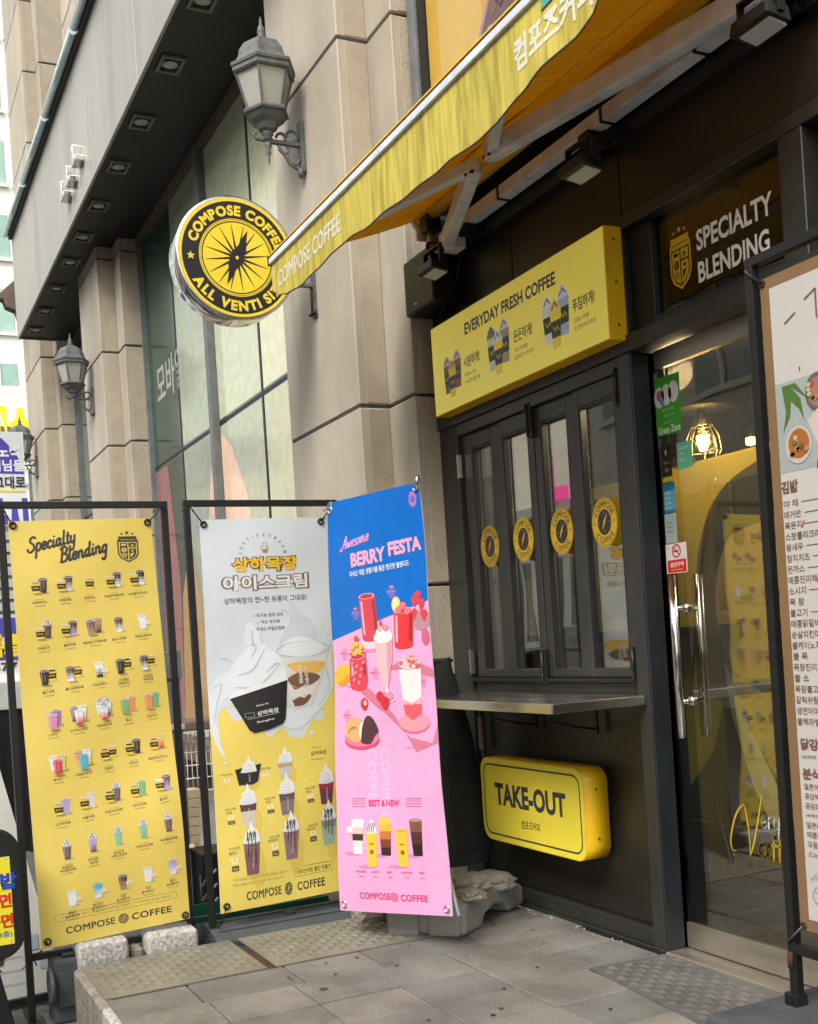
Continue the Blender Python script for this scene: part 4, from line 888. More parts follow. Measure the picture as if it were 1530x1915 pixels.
# yellow menu sign over the window
ms = thing('menu_sign', 'wide yellow box sign with iced drink pictures over the folding window', 'sign', (-4.3, -.06, 2.43))
X0, X1, Z0, Z1 = -5.080, -3.590, 2.441, 2.893
part('sign_box', MB().box(X0, X1, -.090, -.004, Z0, Z1), K['yside'], ms, .003)
cv = Cv(); YS = (.92, .79, .13)
cv.rect(X0+.004, Z0+.004, X1-.004, Z1-.004, YS, 0)
cv.text('EVERYDAY FRESH COFFEE', -4.335, 2.797, .058, .79, (.045, .045, .06), 1, .035)
DK = (.05, .045, .045)
def signcups(cx, cz, s_, tops, body):
    for k, (dx, dz) in enumerate(((-.058, .02), (.058, .03), (0, -.01))):
        x, z = cx+dx*s_, cz+dz*s_; L = 1+k*3
        cv.poly([(x-.040*s_, z+.05*s_), (x+.040*s_, z+.05*s_), (x+.028*s_, z-.10*s_), (x-.028*s_, z-.10*s_)], body[k], L)
        cv.poly([(x-.037*s_, z+.012*s_), (x+.037*s_, z+.012*s_), (x+.031*s_, z-.055*s_), (x-.031*s_, z-.055*s_)], (.035, .032, .03), L+1)
        cv.line([(x-.02*s_, z-.01*s_), (x-.005*s_, z-.03*s_), (x+.01*s_, z-.012*s_), (x+.02*s_, z-.03*s_)], .006*s_, (.40, .32, .03), L+2)
        cv.poly([(x-.044*s_, z+.048*s_), (x-.03*s_, z+.078*s_), (x-.004, z+.105*s_), (x+.024*s_, z+.082*s_), (x+.044*s_, z+.048*s_)], tops[k], L+1)
        cv.line([(x-.025*s_, z+.06*s_), (x, z+.085*s_), (x+.02*s_, z+.062*s_)], .007*s_, (.10, .08, .08), L+2)
signcups(-4.873, 2.603, .92, [(.45, .32, .34), (.45, .38, .36), (.48, .38, .10)], [(.16, .07, .05), (.20, .08, .05), (.60, .46, .03)])
signcups(-4.425, 2.618, 1.02, [(.16, .16, .15), (.55, .55, .52), (.60, .60, .58)], [(.45, .52, .40), (.30, .24, .16), (.72, .54, .05)])
signcups(-3.950, 2.615, 1.05, [(.68, .66, .62), (.62, .57, .66), (.72, .54, .12)], [(.62, .60, .60), (.30, .42, .52), (.74, .56, .05)])
for x, z, t_, a_, b_ in ((-4.680, 2.640, '시원하게!', '아메리카노·라떼', '시즌음료'), (-4.215, 2.640, '든든하게!', '프라페', '밀크쉐이크·미숫가루'), (-3.750, 2.640, '푸짐하게!', '크림·라떼', '한 컵에·빙수까지')):
    cv.text(t_, x, z, .054, .155, (.06, .055, .045), 2, .018); cv.text(a_, x-.075, z-.062, .020, .105, (.12, .10, .04), 2, align='l'); cv.text(b_, x-.075, z-.095, .020, .15, (.12, .10, .04), 2, align='l')
cv.build('sign_face', lambda u, v, o: (u, -.0908-o, v), K['glowface'], ms)

for z in (2.50, 2.67, 2.84): part('screw', MB().cyl((X1-.001, -.045, z), (X1+.004, -.045, z), .006, 8), K['brown'], ms)
part('cable', MB().tube([(X0+.12, -.02, Z1), (X0+.10, -.03, Z1+.05), (X0+.02, -.02, Z1+.10), (X0-.05, -.02, Z1+.12)], .005, 6), K['black'], ms)
for x, z in ((-5.00, .16), (-5.00, .55), (-5.00, .95), (-3.70, .16), (-3.70, .55), (-3.70, .95)): part('panel_screw', MB().cyl((x, .029, z), (x, .024, z), .006, 8), K['pole'], sf)
# steel counter shelf
sh = thing('counter_shelf', 'stainless steel counter shelf under the folding window', 'shelf', (-4.2, -.2, 1.0))
part('shelf_top', MB().box(-4.76, -3.605, -.462, -.012, .990, 1.030), K['steel'], sh, .004)
part('shelf_return', MB().box(-5.02, -4.76, -.25, -.012, .990, 1.030) , K['steel'], sh, .004)
for x in (-4.45, -3.97):
    b_ = part('bracket', MB().bar((x, -.006, .985), (x, -.006, .86), .022, .010).bar((x, -.02, .983), (x, -.34, .983), .022, .010), K['black'], sh)
    part('bracket_curl', MB().tube([(x, -.22+.03*math.cos(a)*1.0-.0, .955+.03*math.sin(a)) for a in [k*.5 for k in range(10)]]+[(x, -.12, .90), (x, -.012, .88)], .006, 6), K['black'], b_)

# take-out sign
tk = thing('takeout_sign', 'yellow rounded TAKE-OUT box sign on the dark panel below the shelf', 'sign', (-4.35, -.06, .30))
def rr(x0, x1, z0, z1, r, n=6):
    P = []
    for cx, cz, a in ((x1-r, z1-r, 0), (x0+r, z1-r, PI/2), (x0+r, z0+r, PI), (x1-r, z0+r, 1.5*PI)): P += [(cx+r*math.cos(a+PI/2*k/n), cz+r*math.sin(a+PI/2*k/n)) for k in range(n+1)]
    return P
TX0, TX1, TZ0, TZ1 = -4.795, -3.925, .325, .722
part('sign_box', MB().prism(rr(TX0, TX1, TZ0, TZ1, .07), lambda a, b, d: (a, d, b), -.122, .0, True), K['yside'], tk, 0)
cv = Cv(); P = rr(TX0+.003, TX1-.003, TZ0+.003, TZ1-.003, .067); cv.poly(P, (.80, .67, .06), 0)
cv.rframe(TX0+.028, TZ0+.028, TX1-.028, TZ1-.028, .052, .008, (.04, .04, .04), 1)
cv.text('TAKE-OUT', -4.365, .553, .108, .60, (.045, .045, .06), 1, .040, align='c'); cv.text('컴포즈커피', -4.363, .430, .040, .155, (.06, .05, .03), 1, .012)
cv.build('sign_face', lambda u, v, o: (u, -.1228-o, v), K['printm'], tk)
for z in (.42, .63): part('screw', MB().cyl((-3.926, -.06, z), (-3.921, -.06, z), .006, 8), K['brown'], tk)

# ============================================================ BANNERS
YB1 = (.70, .55, .12); WHT = (.72, .72, .70); INK = (.05, .045, .04)
def cup(cv, x, y, s, kind, top, bot, L=2):
    """one printed drink: hot paper cup, iced cup, or cup with a cream top; (x, y) is the cup's centre, s its height"""
    w = s*(.25 if kind == 'hot' else .215); h = s*(.34 if kind == 'hot' else .40); n = 5
    cv.ell(x+w*.5, y-h*.96, w*1.0, h*.13, (.42, .36, .16), L, 12)
    if kind == 'hot':
        cv.poly([(x-w, y+h*.7), (x+w, y+h*.7), (x+w*.74, y-h), (x-w*.74, y-h)], (.80, .58, .05), L+1)
        cv.poly([(x-w*.97, y+h*.22), (x+w*.97, y+h*.22), (x+w*.8, y-h*.62), (x-w*.8, y-h*.62)], (.018, .018, .016), L+2)
        for k in range(4): cv.rect(x-w*.62+k*w*.34, y-h*.32, x-w*.42+k*w*.34, y-h*.05, (.50, .42, .05), L+3)
        cv.ell(x, y+h*.7, w*1.02, h*.2, (.70, .66, .58), L+3, 14); cv.ell(x, y+h*.69, w*.86, h*.14, top, L+4, 14)
    else:
        def lerp(a, b, t): return tuple(a[i]+(b[i]-a[i])*t for i in range(3))
        for k in range(n):
            t0, t1 = k/n, (k+1)/n; w0, w1 = w*(1-.34*t0), w*(1-.34*t1)
            cv.poly([(x-w0, y+h*(.75-1.75*t0)), (x+w0, y+h*(.75-1.75*t0)), (x+w1, y+h*(.75-1.75*t1)), (x-w1, y+h*(.75-1.75*t1))], lerp(top, bot, min(1, max(0, (t0-.2)*1.7))), L+1)
        cv.poly([(x-w*.72, y+h*.6), (x-w*.52, y+h*.6), (x-w*.42, y-h*.8), (x-w*.54, y-h*.8)], lerp(top, (.8, .8, .8), .35), L+2)
        cv.ell(x, y+h*.77, w*1.08, h*.17, lerp(top, (.75, .76, .78), .6), L+3, 14)
        cv.ell(x, y+h*.78, w*.8, h*.10, lerp(top, (.4, .35, .3), .3), L+4, 12)
        cv.text('COMPOSE', x+w*.05, y-h*.1, w*.22, h*.95, lerp(bot, (.9, .9, .9), .4), L+3, .01, rot=-PI/2)
        if kind == 'cream':
            for dx, dy, r in ((-.45, .95, .42), (.4, .95, .42), (0, 1.12, .5), (-.12, 1.36, .32), (.08, 1.55, .2)): cv.ell(x+w*dx, y+h*dy, w*r*1.15, h*r*.6, (.64, .67, .74), L+4, 10)
            for dx, dy in ((-.4, 1.05), (.3, 1.12), (0, 1.4), (-.1, 1.15), (.35, .92)): cv.ell(x+w*dx, y+h*dy, w*.16, h*.09, (.05, .04, .045), L+5, 6)
        if kind == 'tag':
            cv.ell(x+w*1.25, y-h*.25, w*.72, h*.24, WHT, L+4, 12); cv.rect(x+w*.9, y-h*.28, x+w*1.6, y-h*.2, (.35, .35, .35), L+5)
BR = (.11, .045, .025); DC = (.035, .018, .014); MK = (.66, .58, .50); LT = (.42, .25, .14); WH = (.74, .75, .78); PK = (.62, .22, .42); PU = (.30, .13, .42)
GN = (.20, .42, .16); OR = (.75, .28, .10); RD = (.60, .05, .06); BL = (.07, .42, .62); MT = (.22, .48, .34); CH = (.16, .09, .10); LV = (.42, .34, .62); YE = (.66, .55, .16)
MENU = [
 [[('ice', BR, DC, 1), ('hot', LT, 0, -1)], [('ice', BR, MK, 1), ('hot', MK, 0, -1)], [('hot', (.55, .42, .3), 0, 0)], [('ice', BR, WH, 1), ('hot', MK, 0, -1)], [('ice', DC, WH, 1), ('hot', (.7, .6, .35), 0, -1)]],
 [[('cream', BR, BR, 1), ('hot', MK, 0, -1)], [('ice', BR, LV, 1), ('hot', (.6, .5, .4), 0, -1)], [('ice', LT, BR, 1), ('ice', CH, LT, -1)], [('ice', BR, WH, 0)], [('tag', WH, WH, 0)]],
 [[('hot', DC, 0, 1), ('ice', DC, DC, -1)], [('hot', LT, 0, 1), ('ice', BR, WH, -1)], [('tag', WH, DC, 0)], [('hot', DC, 0, 1), ('ice', DC, DC, -1)], [('hot', MK, 0, 1), ('ice', BR, WH, -1)]],
 [[('ice', YE, YE, -1), ('ice', PU, PU, 1), ('ice', PK, PK, 0)], [('ice', (.3, .2, .3), CH, -1), ('ice', WH, OR, 1), ('ice', WH, RD, 0)], [('cream', WH, YE, -1), ('cream', WH, CH, 1), ('cream', WH, RD, 0)], [('ice', OR, OR, 1), ('ice', GN, GN, -1)], [('ice', GN, GN, 1), ('ice', OR, OR, -1)]],
 [[('ice', WH, WH, -1), ('ice', YE, YE, 1), ('ice', RD, RD, 0)], [('ice', OR, YE, -1), ('ice', WH, YE, 1), ('ice', BL, BL, 0)], [('hot', MK, 0, 1), ('hot', RD, 0, -1)], [('ice', BR, DC, 1), ('hot', DC, 0, -1)], [('ice', YE, RD, 1), ('hot', RD, 0, -1)]],
 [[('ice', LV, LV, 1), ('hot', LV, 0, -1)], [('ice', MK, MK, 1), ('hot', MK, 0, -1)], [('cream', CH, CH, 1), ('hot', CH, 0, -1)], [('ice', GN, GN, 1), ('hot', GN, 0, -1)], [('ice', CH, LV, 1), ('hot', WH, 0, -1)]],
 [[('cream', CH, CH, 0)], [('cream', LV, CH, 0)], [('cream', MT, MT, 0)], [('cream', MT, GN, 0)], [('cream', CH, CH, 0)]],
 [[('tag', WH, WH, 0)], [('tag', BL, WH, 0)], [('tag', BR, LT, 0)], [('tag', WH, WH, 0)], [('tag', LV, WH, 0)]]]
NAMES = [['아메리카노', '카페라떼', '카푸치노', '바닐라카페라떼', '카라멜마끼아또'], ['카페모카', '돌체라떼', '흑당밀크카페라떼', '달고나라떼', '크림소금라떼'], ['콜드브루', '콜드브루라떼', '아인슈페너', '디카페인 아메리카노', '디카페인 카페라떼'],
 ['스무디', '요거트스무디', '파르페라떼', '주스', '건강주스'], ['에이드', '스페셜에이드', '과일티', '허브티', '레몬히비스커스'], ['고구마라떼', '곡물라떼', '리얼초코라떼', '그린티라떼', '밀크티'], ['리얼초코 자바칩프라페', '쿠키초코 프라페', '민트초코 오레오프라페', '그린티프라페', '카라멜프라페'],
 ['플레인 밀크쉐이크', '캔디소다 밀크쉐이크', '커피 밀크쉐이크', '쿠키 밀크쉐이크', '딸기 밀크쉐이크']]
random.seed(11)
W1, H1 = .625, 1.84
b1 = Cv(); b1.rect(0, 0, W1, H1, YB1, 0)
script(b1, 'Specialty', .072, 1.700, .031, .0098, INK, 1, .20, .35, .86); script(b1, 'Blending', .205, 1.652, .031, .0105, INK, 1, .20, .35, .92)
crest(b1, .508, 1.700, .096, .118, INK, YB1, 1)
for r_, row in enumerate(MENU):
    for c_, cell in enumerate(row):
        x = W1*(.165+.172*c_)+.004*r_; y = H1*(1-[.158, .262, .362, .458, .560, .660, .758, .862][r_])+.012*c_*(.3+.12*r_)-.01*r_*.8
        for i, (kd, tp, bt, off) in enumerate(cell):
            s_ = .078 if kd == 'hot' else .088
            if kd in ('cream',): s_ = .082
            cup(b1, x+off*(.0155 if len(cell) > 1 else 0)+.004, y+(.008 if off == 1 else (.006 if off == -1 and len(cell) == 3 else 0)) - (.010 if len(cell) == 3 and off == 0 else 0), s_, kd, tp, bt or tp, 1+i*6)
        nm = NAMES[r_][c_]; b1.rect(x-.016, y-.0545, x+.020, y-.0530, (.30, .24, .10), 1)
        if ' ' in nm and len(nm) > 7:
            a_, q_ = nm.split(' ', 1); b1.text(a_, x, y-.064, .0125, .011*len(a_), (.10, .08, .05), 1, .015, rot=.05); b1.text(q_, x, y-.078, .0125, .011*len(q_), (.10, .08, .05), 1, .015, rot=.05); dy = -.092
        else: b1.text(nm, x, y-.066, .013, min(.105, .0125*len(nm)), (.10, .08, .05), 1, .015, rot=.05); dy = -.082
        b1.text('%d,%d00원' % (random.choice([1, 2, 3, 4]), random.choice([5, 8, 0, 3])), x, y+dy, .007, .045, (.18, .14, .07), 1, rot=.05)
b1.rframe(.06, .105, .575, .137, .006, .0014, (.20, .16, .06), 1); b1.text('샷·시럽·펄 추가 가능 / 사이즈업 500원   디카페인 변경 700원', .317, .121, .010, .46, (.24, .19, .08), 1)
b1.text('COMPOSE', .203, .062, .030, .210, INK, 1, .022, sp=1.06); b1.text('COFFEE', .462, .062, .030, .172, INK, 1, .022, sp=1.06); minilogo(b1, .341, .062, .022, (.12, .10, .06), YB1, 1)

def sheet(name, label, group, TL, TR, BL_, BR_, W, H, cv, mt=K['print'], bulge=.02, curl=0, nrm=(1, 0, 0), cut=None):
    TL, TR, BL_, BR_ = map(Vector, (TL, TR, BL_, BR_)); n_ = Vector(nrm)
    t = thing(name, label, 'banner', tuple((BL_+BR_)/2), group)
    def f(u, v, o):
        a, b = u/W, v/H; p = (BL_*(1-a)+BR_*a)*(1-b)+(TL*(1-a)+TR*a)*b
        d = bulge*math.sin(PI*a)*(.35+.65*math.sin(PI*b))+.005*math.sin(9*b+3*a)+.003*math.sin(17*b-5*a+1)+.006*math.exp(-((a-.5)**2*3))*math.sin(5.5*b+.6)+curl*math.exp(-((a-1)**2*9+(b-.22)**2*26))+curl*.35*math.exp(-((a-.1)**2*8+(b-.1)**2*14))
        return p+n_*(d+o)
    part('sheet', MB().grid(lambda a, b: f(a*W, b*H, -.0030), 16, 40), K['bannerback'], t)
    cv.build('print', f, mt, t, cut=(0, W, 16, 0, H, 40) if cut is None else cut)
    return t, f
def eyelet(t, f, u, v, to, n_=(1, 0, 0), chrome=False):
    p = Vector(f(u, v, .003)); n_ = Vector(n_).normalized(); a = n_.cross(Vector((0, 0, 1))).normalized(); b = Vector((0, 0, 1))
    P = [p+a*.013*math.cos(2*PI*k/14)+b*.013*math.sin(2*PI*k/14) for k in range(15)]
    e = part('eyelet', MB().tube(P, .0045, 6, False), K['chrome'] if chrome else K['black'], t)
    if to is not None:
        to = Vector(to); part('tie', MB().tube([p, (p+to)/2+Vector((.008, 0, -.006)), to, to+Vector((.02, .012, -.03))], .0035, 6), K['black'], t)
        part('tie_end', MB().tube([to+Vector((.012, 0, .004)), to+Vector((.025, -.03, -.02)), to+Vector((.02, -.05, -.035))], .0022, 5), K['black'], t)
def stand(label, x, yl, yr, ztop, zbot, xoff=0, feet=True, zb=-.25, mid=None):
    t = thing('banner_stand', label, 'banner stand', (x, (yl+yr)/2, zb), 'black banner frames by the street')
    q = .030
    part('top_bar', MB().box(x-q/2, x+q/2, yl, yr, ztop-q, ztop), K['black'], t, .003)
    part('upright', MB().box(x-q/2, x+q/2, yl, yl+q, zb+.02, ztop-q-.0005), K['black'], t, .003)
    part('upright', MB().box(x-q/2, x+q/2, yr-q, yr, zb+.02, ztop-q-.0005), K['black'], t, .003)
    part('bottom_bar', MB().box(x-q/2, x+q/2, yl+q, yr-q, zbot-q, zbot), K['pole'] if mid else K['black'], t, .003)
    part('foot_bar', MB().box(x-.22, x+.22, yl, yl+q, zb, zb+.0195), K['black'], t, .003)
    part('foot_bar', MB().box(x-.22, x+.22, yr-q, yr, zb, zb+.0195), K['black'], t, .003)
    return t
stand('black frame holding the yellow drinks menu banner', -5.13, -2.245, -1.500, 2.020, .055)
t1, f1 = sheet('menu_banner', 'yellow Specialty Blending banner with eight rows of drinks, left of the others', 'vinyl banners before the shop', (-5.10, -2.204, 1.931), (-5.10, -1.584, 1.941), (-5.07, -2.184, .084), (-5.07, -1.535, .112), W1, H1, b1, bulge=.020, curl=.055)
for u, v, to in ((.018, H1-.018, (-5.115, -2.225, 2.0)), (W1-.018, H1-.02, (-5.115, -1.525, 2.0)), (.025, .03, (-5.115, -2.215, .04)), (W1-.02, .02, (-5.115, -1.52, .04))): eyelet(t1, f1, u, v, to)

# ice cream banner
W2, H2 = .64, 1.835
b2 = Cv(); PW = (.58, .63, .69); SW = (.64, .68, .74); SG = (.44, .49, .58); YB2 = (.72, .585, .13)
b2.rect(0, 0, W2, H2, PW, 0)
fx = lambda u, v: (u*W2, (1-v)*H2)
ylow = [(0, 1), (1, 1), (1, .42), (.93, .50), (.84, .55), (.80, .575), (.88, .60), (.93, .595), (.88, .63), (.80, .625), (.72, .67), (.62, .665), (.55, .635), (.45, .66), (.30, .60), (.18, .60), (.12, .56), (.20, .545), (.19, .555), (.08, .56), (.06, .60), (.07, .66), (.09, .70), (.02, .64), (0, .56)]
b2.poly([fx(u, v) for u, v in ylow], YB2, 1)
b2.poly([fx(u, v) for u, v in smoothpts([(1, .36), (.92, .42), (.88, .50), (.80, .55), (.62, .58), (.50, .585), (.55, .63), (.70, .645), (.85, .60), (.95, .555), (1, .50)], 4)], SW, 2)
b2.poly([fx(u, v) for u, v in smoothpts([(.0, .50), (.12, .46), (.22, .49), (.12, .53), (.05, .58), (.07, .66), (.10, .70), (.03, .66), (.0, .6)], 4)], SW, 2)
for (u, v, r_) in ((.135, .565, .008), (.10, .708, .008), (.795, .66, .010), (.90, .585, .006)): b2.ell(u*W2, (1-v)*H2, r_, r_, SW, 3, 12)
b2.line([fx(u, v) for u, v in smoothpts([(.95, .36), (.99, .40), (.93, .46), (.96, .52), (.85, .585)], 6)], .006, SG, 3, True)
b2.line([fx(u, v) for u, v in smoothpts([(.02, .50), (.10, .49), (.06, .54), (.03, .60)], 6)], .006, SG, 3, True)
for P in ([(.10, .425), (.16, .43), (.20, .445)], [(.72, .335), (.75, .33), (.78, .345)], [(.62, .30), (.68, .31), (.70, .34)]): b2.line([fx(u, v) for u, v in smoothpts(P, 5)], .003, SG, 3)
# ghost swirl, swirl left, glass cup right
b2.poly([fx(u, v) for u, v in smoothpts([(.62, .43), (.60, .39), (.70, .33), (.68, .27), (.78, .31), (.90, .36), (.88, .42)], 5)], (.52, .57, .63), 2)
b2.poly([fx(u, v) for u, v in [(.52, .42), (.97, .415), (.93, .47), (.80, .575), (.66, .585), (.60, .56)]], (.62, .62, .62), 4)
for P, c in (([(.60, .455), (.70, .45), (.92, .455), (.86, .48), (.68, .475)], (.70, .44, .10)), ([(.60, .49), (.72, .475), (.88, .49), (.80, .51), (.66, .52)], (.20, .10, .06)), ([(.62, .53), (.75, .51), (.84, .52), (.74, .55)], (.72, .68, .62)), ([(.64, .555), (.74, .54), (.80, .545), (.74, .572), (.66, .575)], (.18, .09, .06)), ([(.60, .505), (.66, .51), (.72, .53), (.64, .545)], (.70, .66, .60))):
    b2.poly([fx(u, v) for u, v in smoothpts(P, 4)], c, 5)
b2.ring(.745*W2, (1-.418)*H2, .135, .143, (.50, .56, .66), 6, 36, .26); b2.poly([fx(u, v) for u, v in smoothpts([(.55, .425), (.62, .40), (.75, .385), (.88, .40), (.92, .425), (.75, .445)], 5)], (.66, .70, .76), 5)
b2.text('COMPOSE', .765*W2, (1-.495)*H2, .019, .12, WHT, 7, .03, rot=-PI/2+.05); b2.text('COFFEE', .715*W2, (1-.482)*H2, .019, .085, WHT, 7, .03, rot=-PI/2+.05)
b2.poly([fx(u, v) for u, v in smoothpts([(.17, .515), (.16, .47), (.20, .44), (.30, .41), (.33, .36), (.36, .335), (.44, .37), (.46, .41), (.55, .43), (.58, .46), (.60, .48), (.40, .50)], 5)], (.66, .70, .76), 7)
for P in ([(.22, .47), (.34, .46), (.44, .41)], [(.20, .50), (.38, .50), (.54, .455)], [(.33, .43), (.38, .40), (.38, .36)], [(.44, .47), (.52, .45), (.56, .455)]): b2.line([fx(u, v) for u, v in smoothpts(P, 6)], .009, SG, 8, True)
b2.poly([fx(u, v) for u, v in [(.15, .515), (.60, .48), (.61, .492), (.15, .53)]], (.70, .72, .74), 9)
b2.poly([fx(u, v) for u, v in [(.155, .528), (.605, .49), (.58, .61), (.56, .625), (.45, .64), (.33, .645), (.29, .635)]], (.020, .020, .022), 8)
b2.text('Made by', .40*W2, (1-.558)*H2, .014, .065, WHT, 10, .01, rot=.20); b2.text('상하목장', .44*W2, (1-.582)*H2, .028, .11, WHT, 10, .02, rot=.12); b2.text('Sangha', .42*W2, (1-.61)*H2, .014, .09, WHT, 10, .015, rot=.14); b2.line([fx(.28, .6), fx(.36, .597), fx(.53, .588)], .0025, (.45, .5, .45), 10); b2.rframe(.262*W2, (1-.594)*H2, .335*W2, (1-.580)*H2, .003, .0015, (.5, .55, .5), 10)
b2.arctext('SOFTICECREAM', .50*W2, (1-.118)*H2, .112, .018, PI/2, (.10, .09, .09), 2, .0, False, .75, 1.15, 1.05)
cx, cy = .515*W2, (1-.095)*H2
b2.poly([(cx-.015, cy-.018), (cx+.015, cy-.018), (cx+.010, cy-.034), (cx-.010, cy-.034)], (.42, .20, .08), 3); b2.rect(cx-.018, cy-.021, cx+.018, cy-.015, (.50, .26, .10), 4)
for k, (w_, dy) in enumerate(((.021, -.008), (.018, .004), (.013, .015), (.007, .025))): b2.ell(cx, cy+dy, w_, .008, (.20, .12, .10), 3+2*k, 14, rot=.15); b2.ell(cx, cy+dy, w_-.002, .0062, (.70, .70, .70), 4+2*k, 14, rot=.15)
def outl(t, x, y, h, w, c_out, c_in, L, o=.06):
    b2.text(t, x, y, h*1.10, w*1.03, c_out, L, o+.035); b2.text(t, x, y, h*.98, w*.985, c_in, L+1, o-.028)
outl('상하목장', .515*W2, (1-.153)*H2, .088, .335, (.16, .09, .04), (.78, .48, .03), 3); outl('아이스크림', .515*W2, (1-.212)*H2, .088, .435, (.20, .12, .10), (.70, .70, .70), 3)
b2.text('상하목장의 찐~한 유풍미 그대로!', .51*W2, (1-.268)*H2, .034, .42, (.10, .085, .08), 2, .008)
for k, t_ in enumerate(('유기농 원유 35%', '국산 생크림', '무색소·무합성향료')):
    y = (1-(.312+.023*k))*H2; w_ = [.135, .095, .145][k]; b2.text(t_, .53*W2, y, .021, w_, (.12, .10, .10), 2, .008); x = .53*W2-w_/2-.022
    b2.line([(x, y), (x+.006, y-.006), (x+.018, y+.006)], .003, (.50, .45, .15), 2)
def soft(x, y, s_, top, bot, drip=False, hw=.9, L=2):
    w = s_*.225; h = s_*.40*hw
    b2.ell(x+w*.6, y-h*.8, w*1.0, h*.9, (.66, .50, .10), L, 14)
    b2.poly([(x-w, y+h*.4), (x+w, y+h*.4), (x+w*.72, y-h), (x-w*.72, y-h)], bot, L+1); b2.poly([(x-w, y+h*.4), (x+w, y+h*.4), (x+w*.9, y-h*.1), (x-w*.9, y-h*.1)], top, L+2)
    b2.ell(x, y+h*.4, w*1.12, h*.12, (.62, .66, .72), L+3, 14)
    q = s_*.26
    b2.poly(smoothpts([(x-w*1.05, y+h*.42), (x-w*.7, y+h*.42+q*.55), (x-w*.78, y+h*.42+q*.75), (x-w*.30, y+h*.42+q*1.0), (x+w*.02, y+h*.42+q*1.65), (x+w*.30, y+h*.42+q*1.15), (x+w*.78, y+h*.42+q*.8), (x+w*1.05, y+h*.42)], 4), (.72, .74, .77), L+4)
    for k in (.25, .6, .95): b2.line(smoothpts([(x-w*(.8-.45*k), y+h*.42+q*k*.75), (x+w*.1, y+h*.42+q*(k*.8-.12)), (x+w*(.75-.4*k), y+h*.42+q*(k*.85+.05))], 4), s_*.012, (.48, .52, .60), L+5)
    b2.text('COMPOSE', x+w*.06, y-h*.35, w*.2, h*.85, (.62, .60, .58), L+3, .01, rot=-PI/2)
    if drip:
        for dx, a_ in ((-.5, .5), (-.1, .9), (.35, 1.0)): b2.line([(x+w*dx, y+h*.42+q*.9), (x+w*(dx+.1), y+h*.2), (x+w*(dx+.02), y-h*a_*.6)], s_*.02, (.05, .035, .035), L+6)
        for k in range(5): b2.line([(x-w*.6+w*.25*k, y+h*.45+q*.1), (x-w*.35+w*.22*k, y+h*.42+q*.75)], s_*.022, (.05, .035, .035), L+6)
b2.poly([fx(u, v) for u, v in [(.165, .728), (.37, .720), (.34, .762), (.30, .768), (.19, .766)]], (.025, .025, .025), 4); soft(.27*W2, (1-.745)*H2, .17, (.025, .025, .025), (.025, .025, .025), hw=.55)
soft(.56*W2, (1-.735)*H2, .17, (.45, .32, .18), (.55, .50, .46), hw=.7); b2.text('상하목장', .84*W2, (1-.712)*H2, .022, .085, (.16, .13, .05), 2, .015); b2.text('Sangha', .83*W2, (1-.728)*H2, .010, .07, (.25, .2, .08), 2); b2.text('Made by', .83*W2, (1-.697)*H2, .009, .05, (.25, .2, .08), 2)
for u, v, tp, bt, dp, nm, pr in ((.22, .832, (.10, .055, .05), (.55, .50, .46), 0, '아이스크림 라떼', '4.8'), (.53, .820, (.12, .08, .09), (.22, .16, .18), 0, '아이스크림 모카', '4.8'), (.86, .810, (.30, .03, .07), (.14, .04, .08), 0, '아이스크림 뱅쇼', '4.8'), (.23, .918, (.22, .13, .14), (.20, .09, .11), 1, '아이스크림 쉐이크', '5.3'), (.55, .906, (.24, .15, .17), (.26, .16, .19), 1, '아이스크림 쿠키앤초코', '5.3'), (.87, .895, (.22, .26, .22), (.30, .42, .34), 1, '아이스크림 민트초코', '5.3')):
    v -= .010; soft(u*W2+.02, (1-v)*H2, .185, tp, bt, dp); x = u*W2-.068; y = (1-v)*H2
    a_, q_ = nm.split(' '); b2.text(a_, x, y+.010, .011, .052, (.14, .11, .05), 2, .01, rot=.06); b2.text(q_, x-.008, y-.004, .011, .010*len(q_)+.005, (.14, .11, .05), 2, .01, rot=.06)
    b2.text(pr, x, y-.024, .018, .034, (.78, .74, .60), 2, .04, rot=.06); b2.rrect(x-.016, y-.051, x+.020, y-.037, .003, (.10, .07, .03), 2); b2.text('16oz', x+.002, y-.044, .008, .024, (.6, .5, .3), 3)
for u, v, a_, pr in ((.10, .738, '아이스크림 컵', '3.5'), (.40, .735, '아포가토', '4.5')): b2.text(a_, u*W2, (1-v)*H2, .011, .055, (.14, .11, .05), 2, .01); b2.text(pr, u*W2, (1-v)*H2-.026, .018, .034, (.78, .74, .60), 2, .04)
b2.rframe(.60*W2, (1-.962)*H2, .93*W2, (1-.945)*H2, .004, .0014, (.25, .2, .06), 2); b2.text('테이크아웃 할인 적용가', .765*W2, (1-.9535)*H2, .017, .185, (.12, .10, .04), 2, .015)
b2.text('아이스크림 메뉴는 매장 상황에 따라 제공이 어려울 수 있습니다', .32*W2, (1-.948)*H2, .008, .27, (.26, .21, .08), 2); b2.text('사진은 연출된 이미지로 실제와 다를 수 있습니다', .30*W2, (1-.957)*H2, .008, .26, (.26, .21, .08), 2)
b2.text('COMPOSE', .345*W2, (1-.980)*H2, .027, .185, INK, 2, .022, sp=1.06); b2.text('COFFEE', .735*W2, (1-.980)*H2, .027, .150, INK, 2, .022, sp=1.06); minilogo(b2, .545*W2, (1-.980)*H2, .020, (.07, .06, .05), YB2, 2)
_k = [(0,0),(.118,.093),(.153,.118),(.212,.168),(.268,.211),(.312,.253),(.358,.288),(.41,.34),(.515,.45),(.64,.55),(.70,.615),(.745,.66),(.82,.745),(.906,.845),(.95,.925),(.98,.966),(1,1)]
def _rm(v):
    for (a, c), (b, d) in zip(_k[:-1], _k[1:]):
        if a <= v <= b: return c+(d-c)*(v-a)/(b-a)
    return v

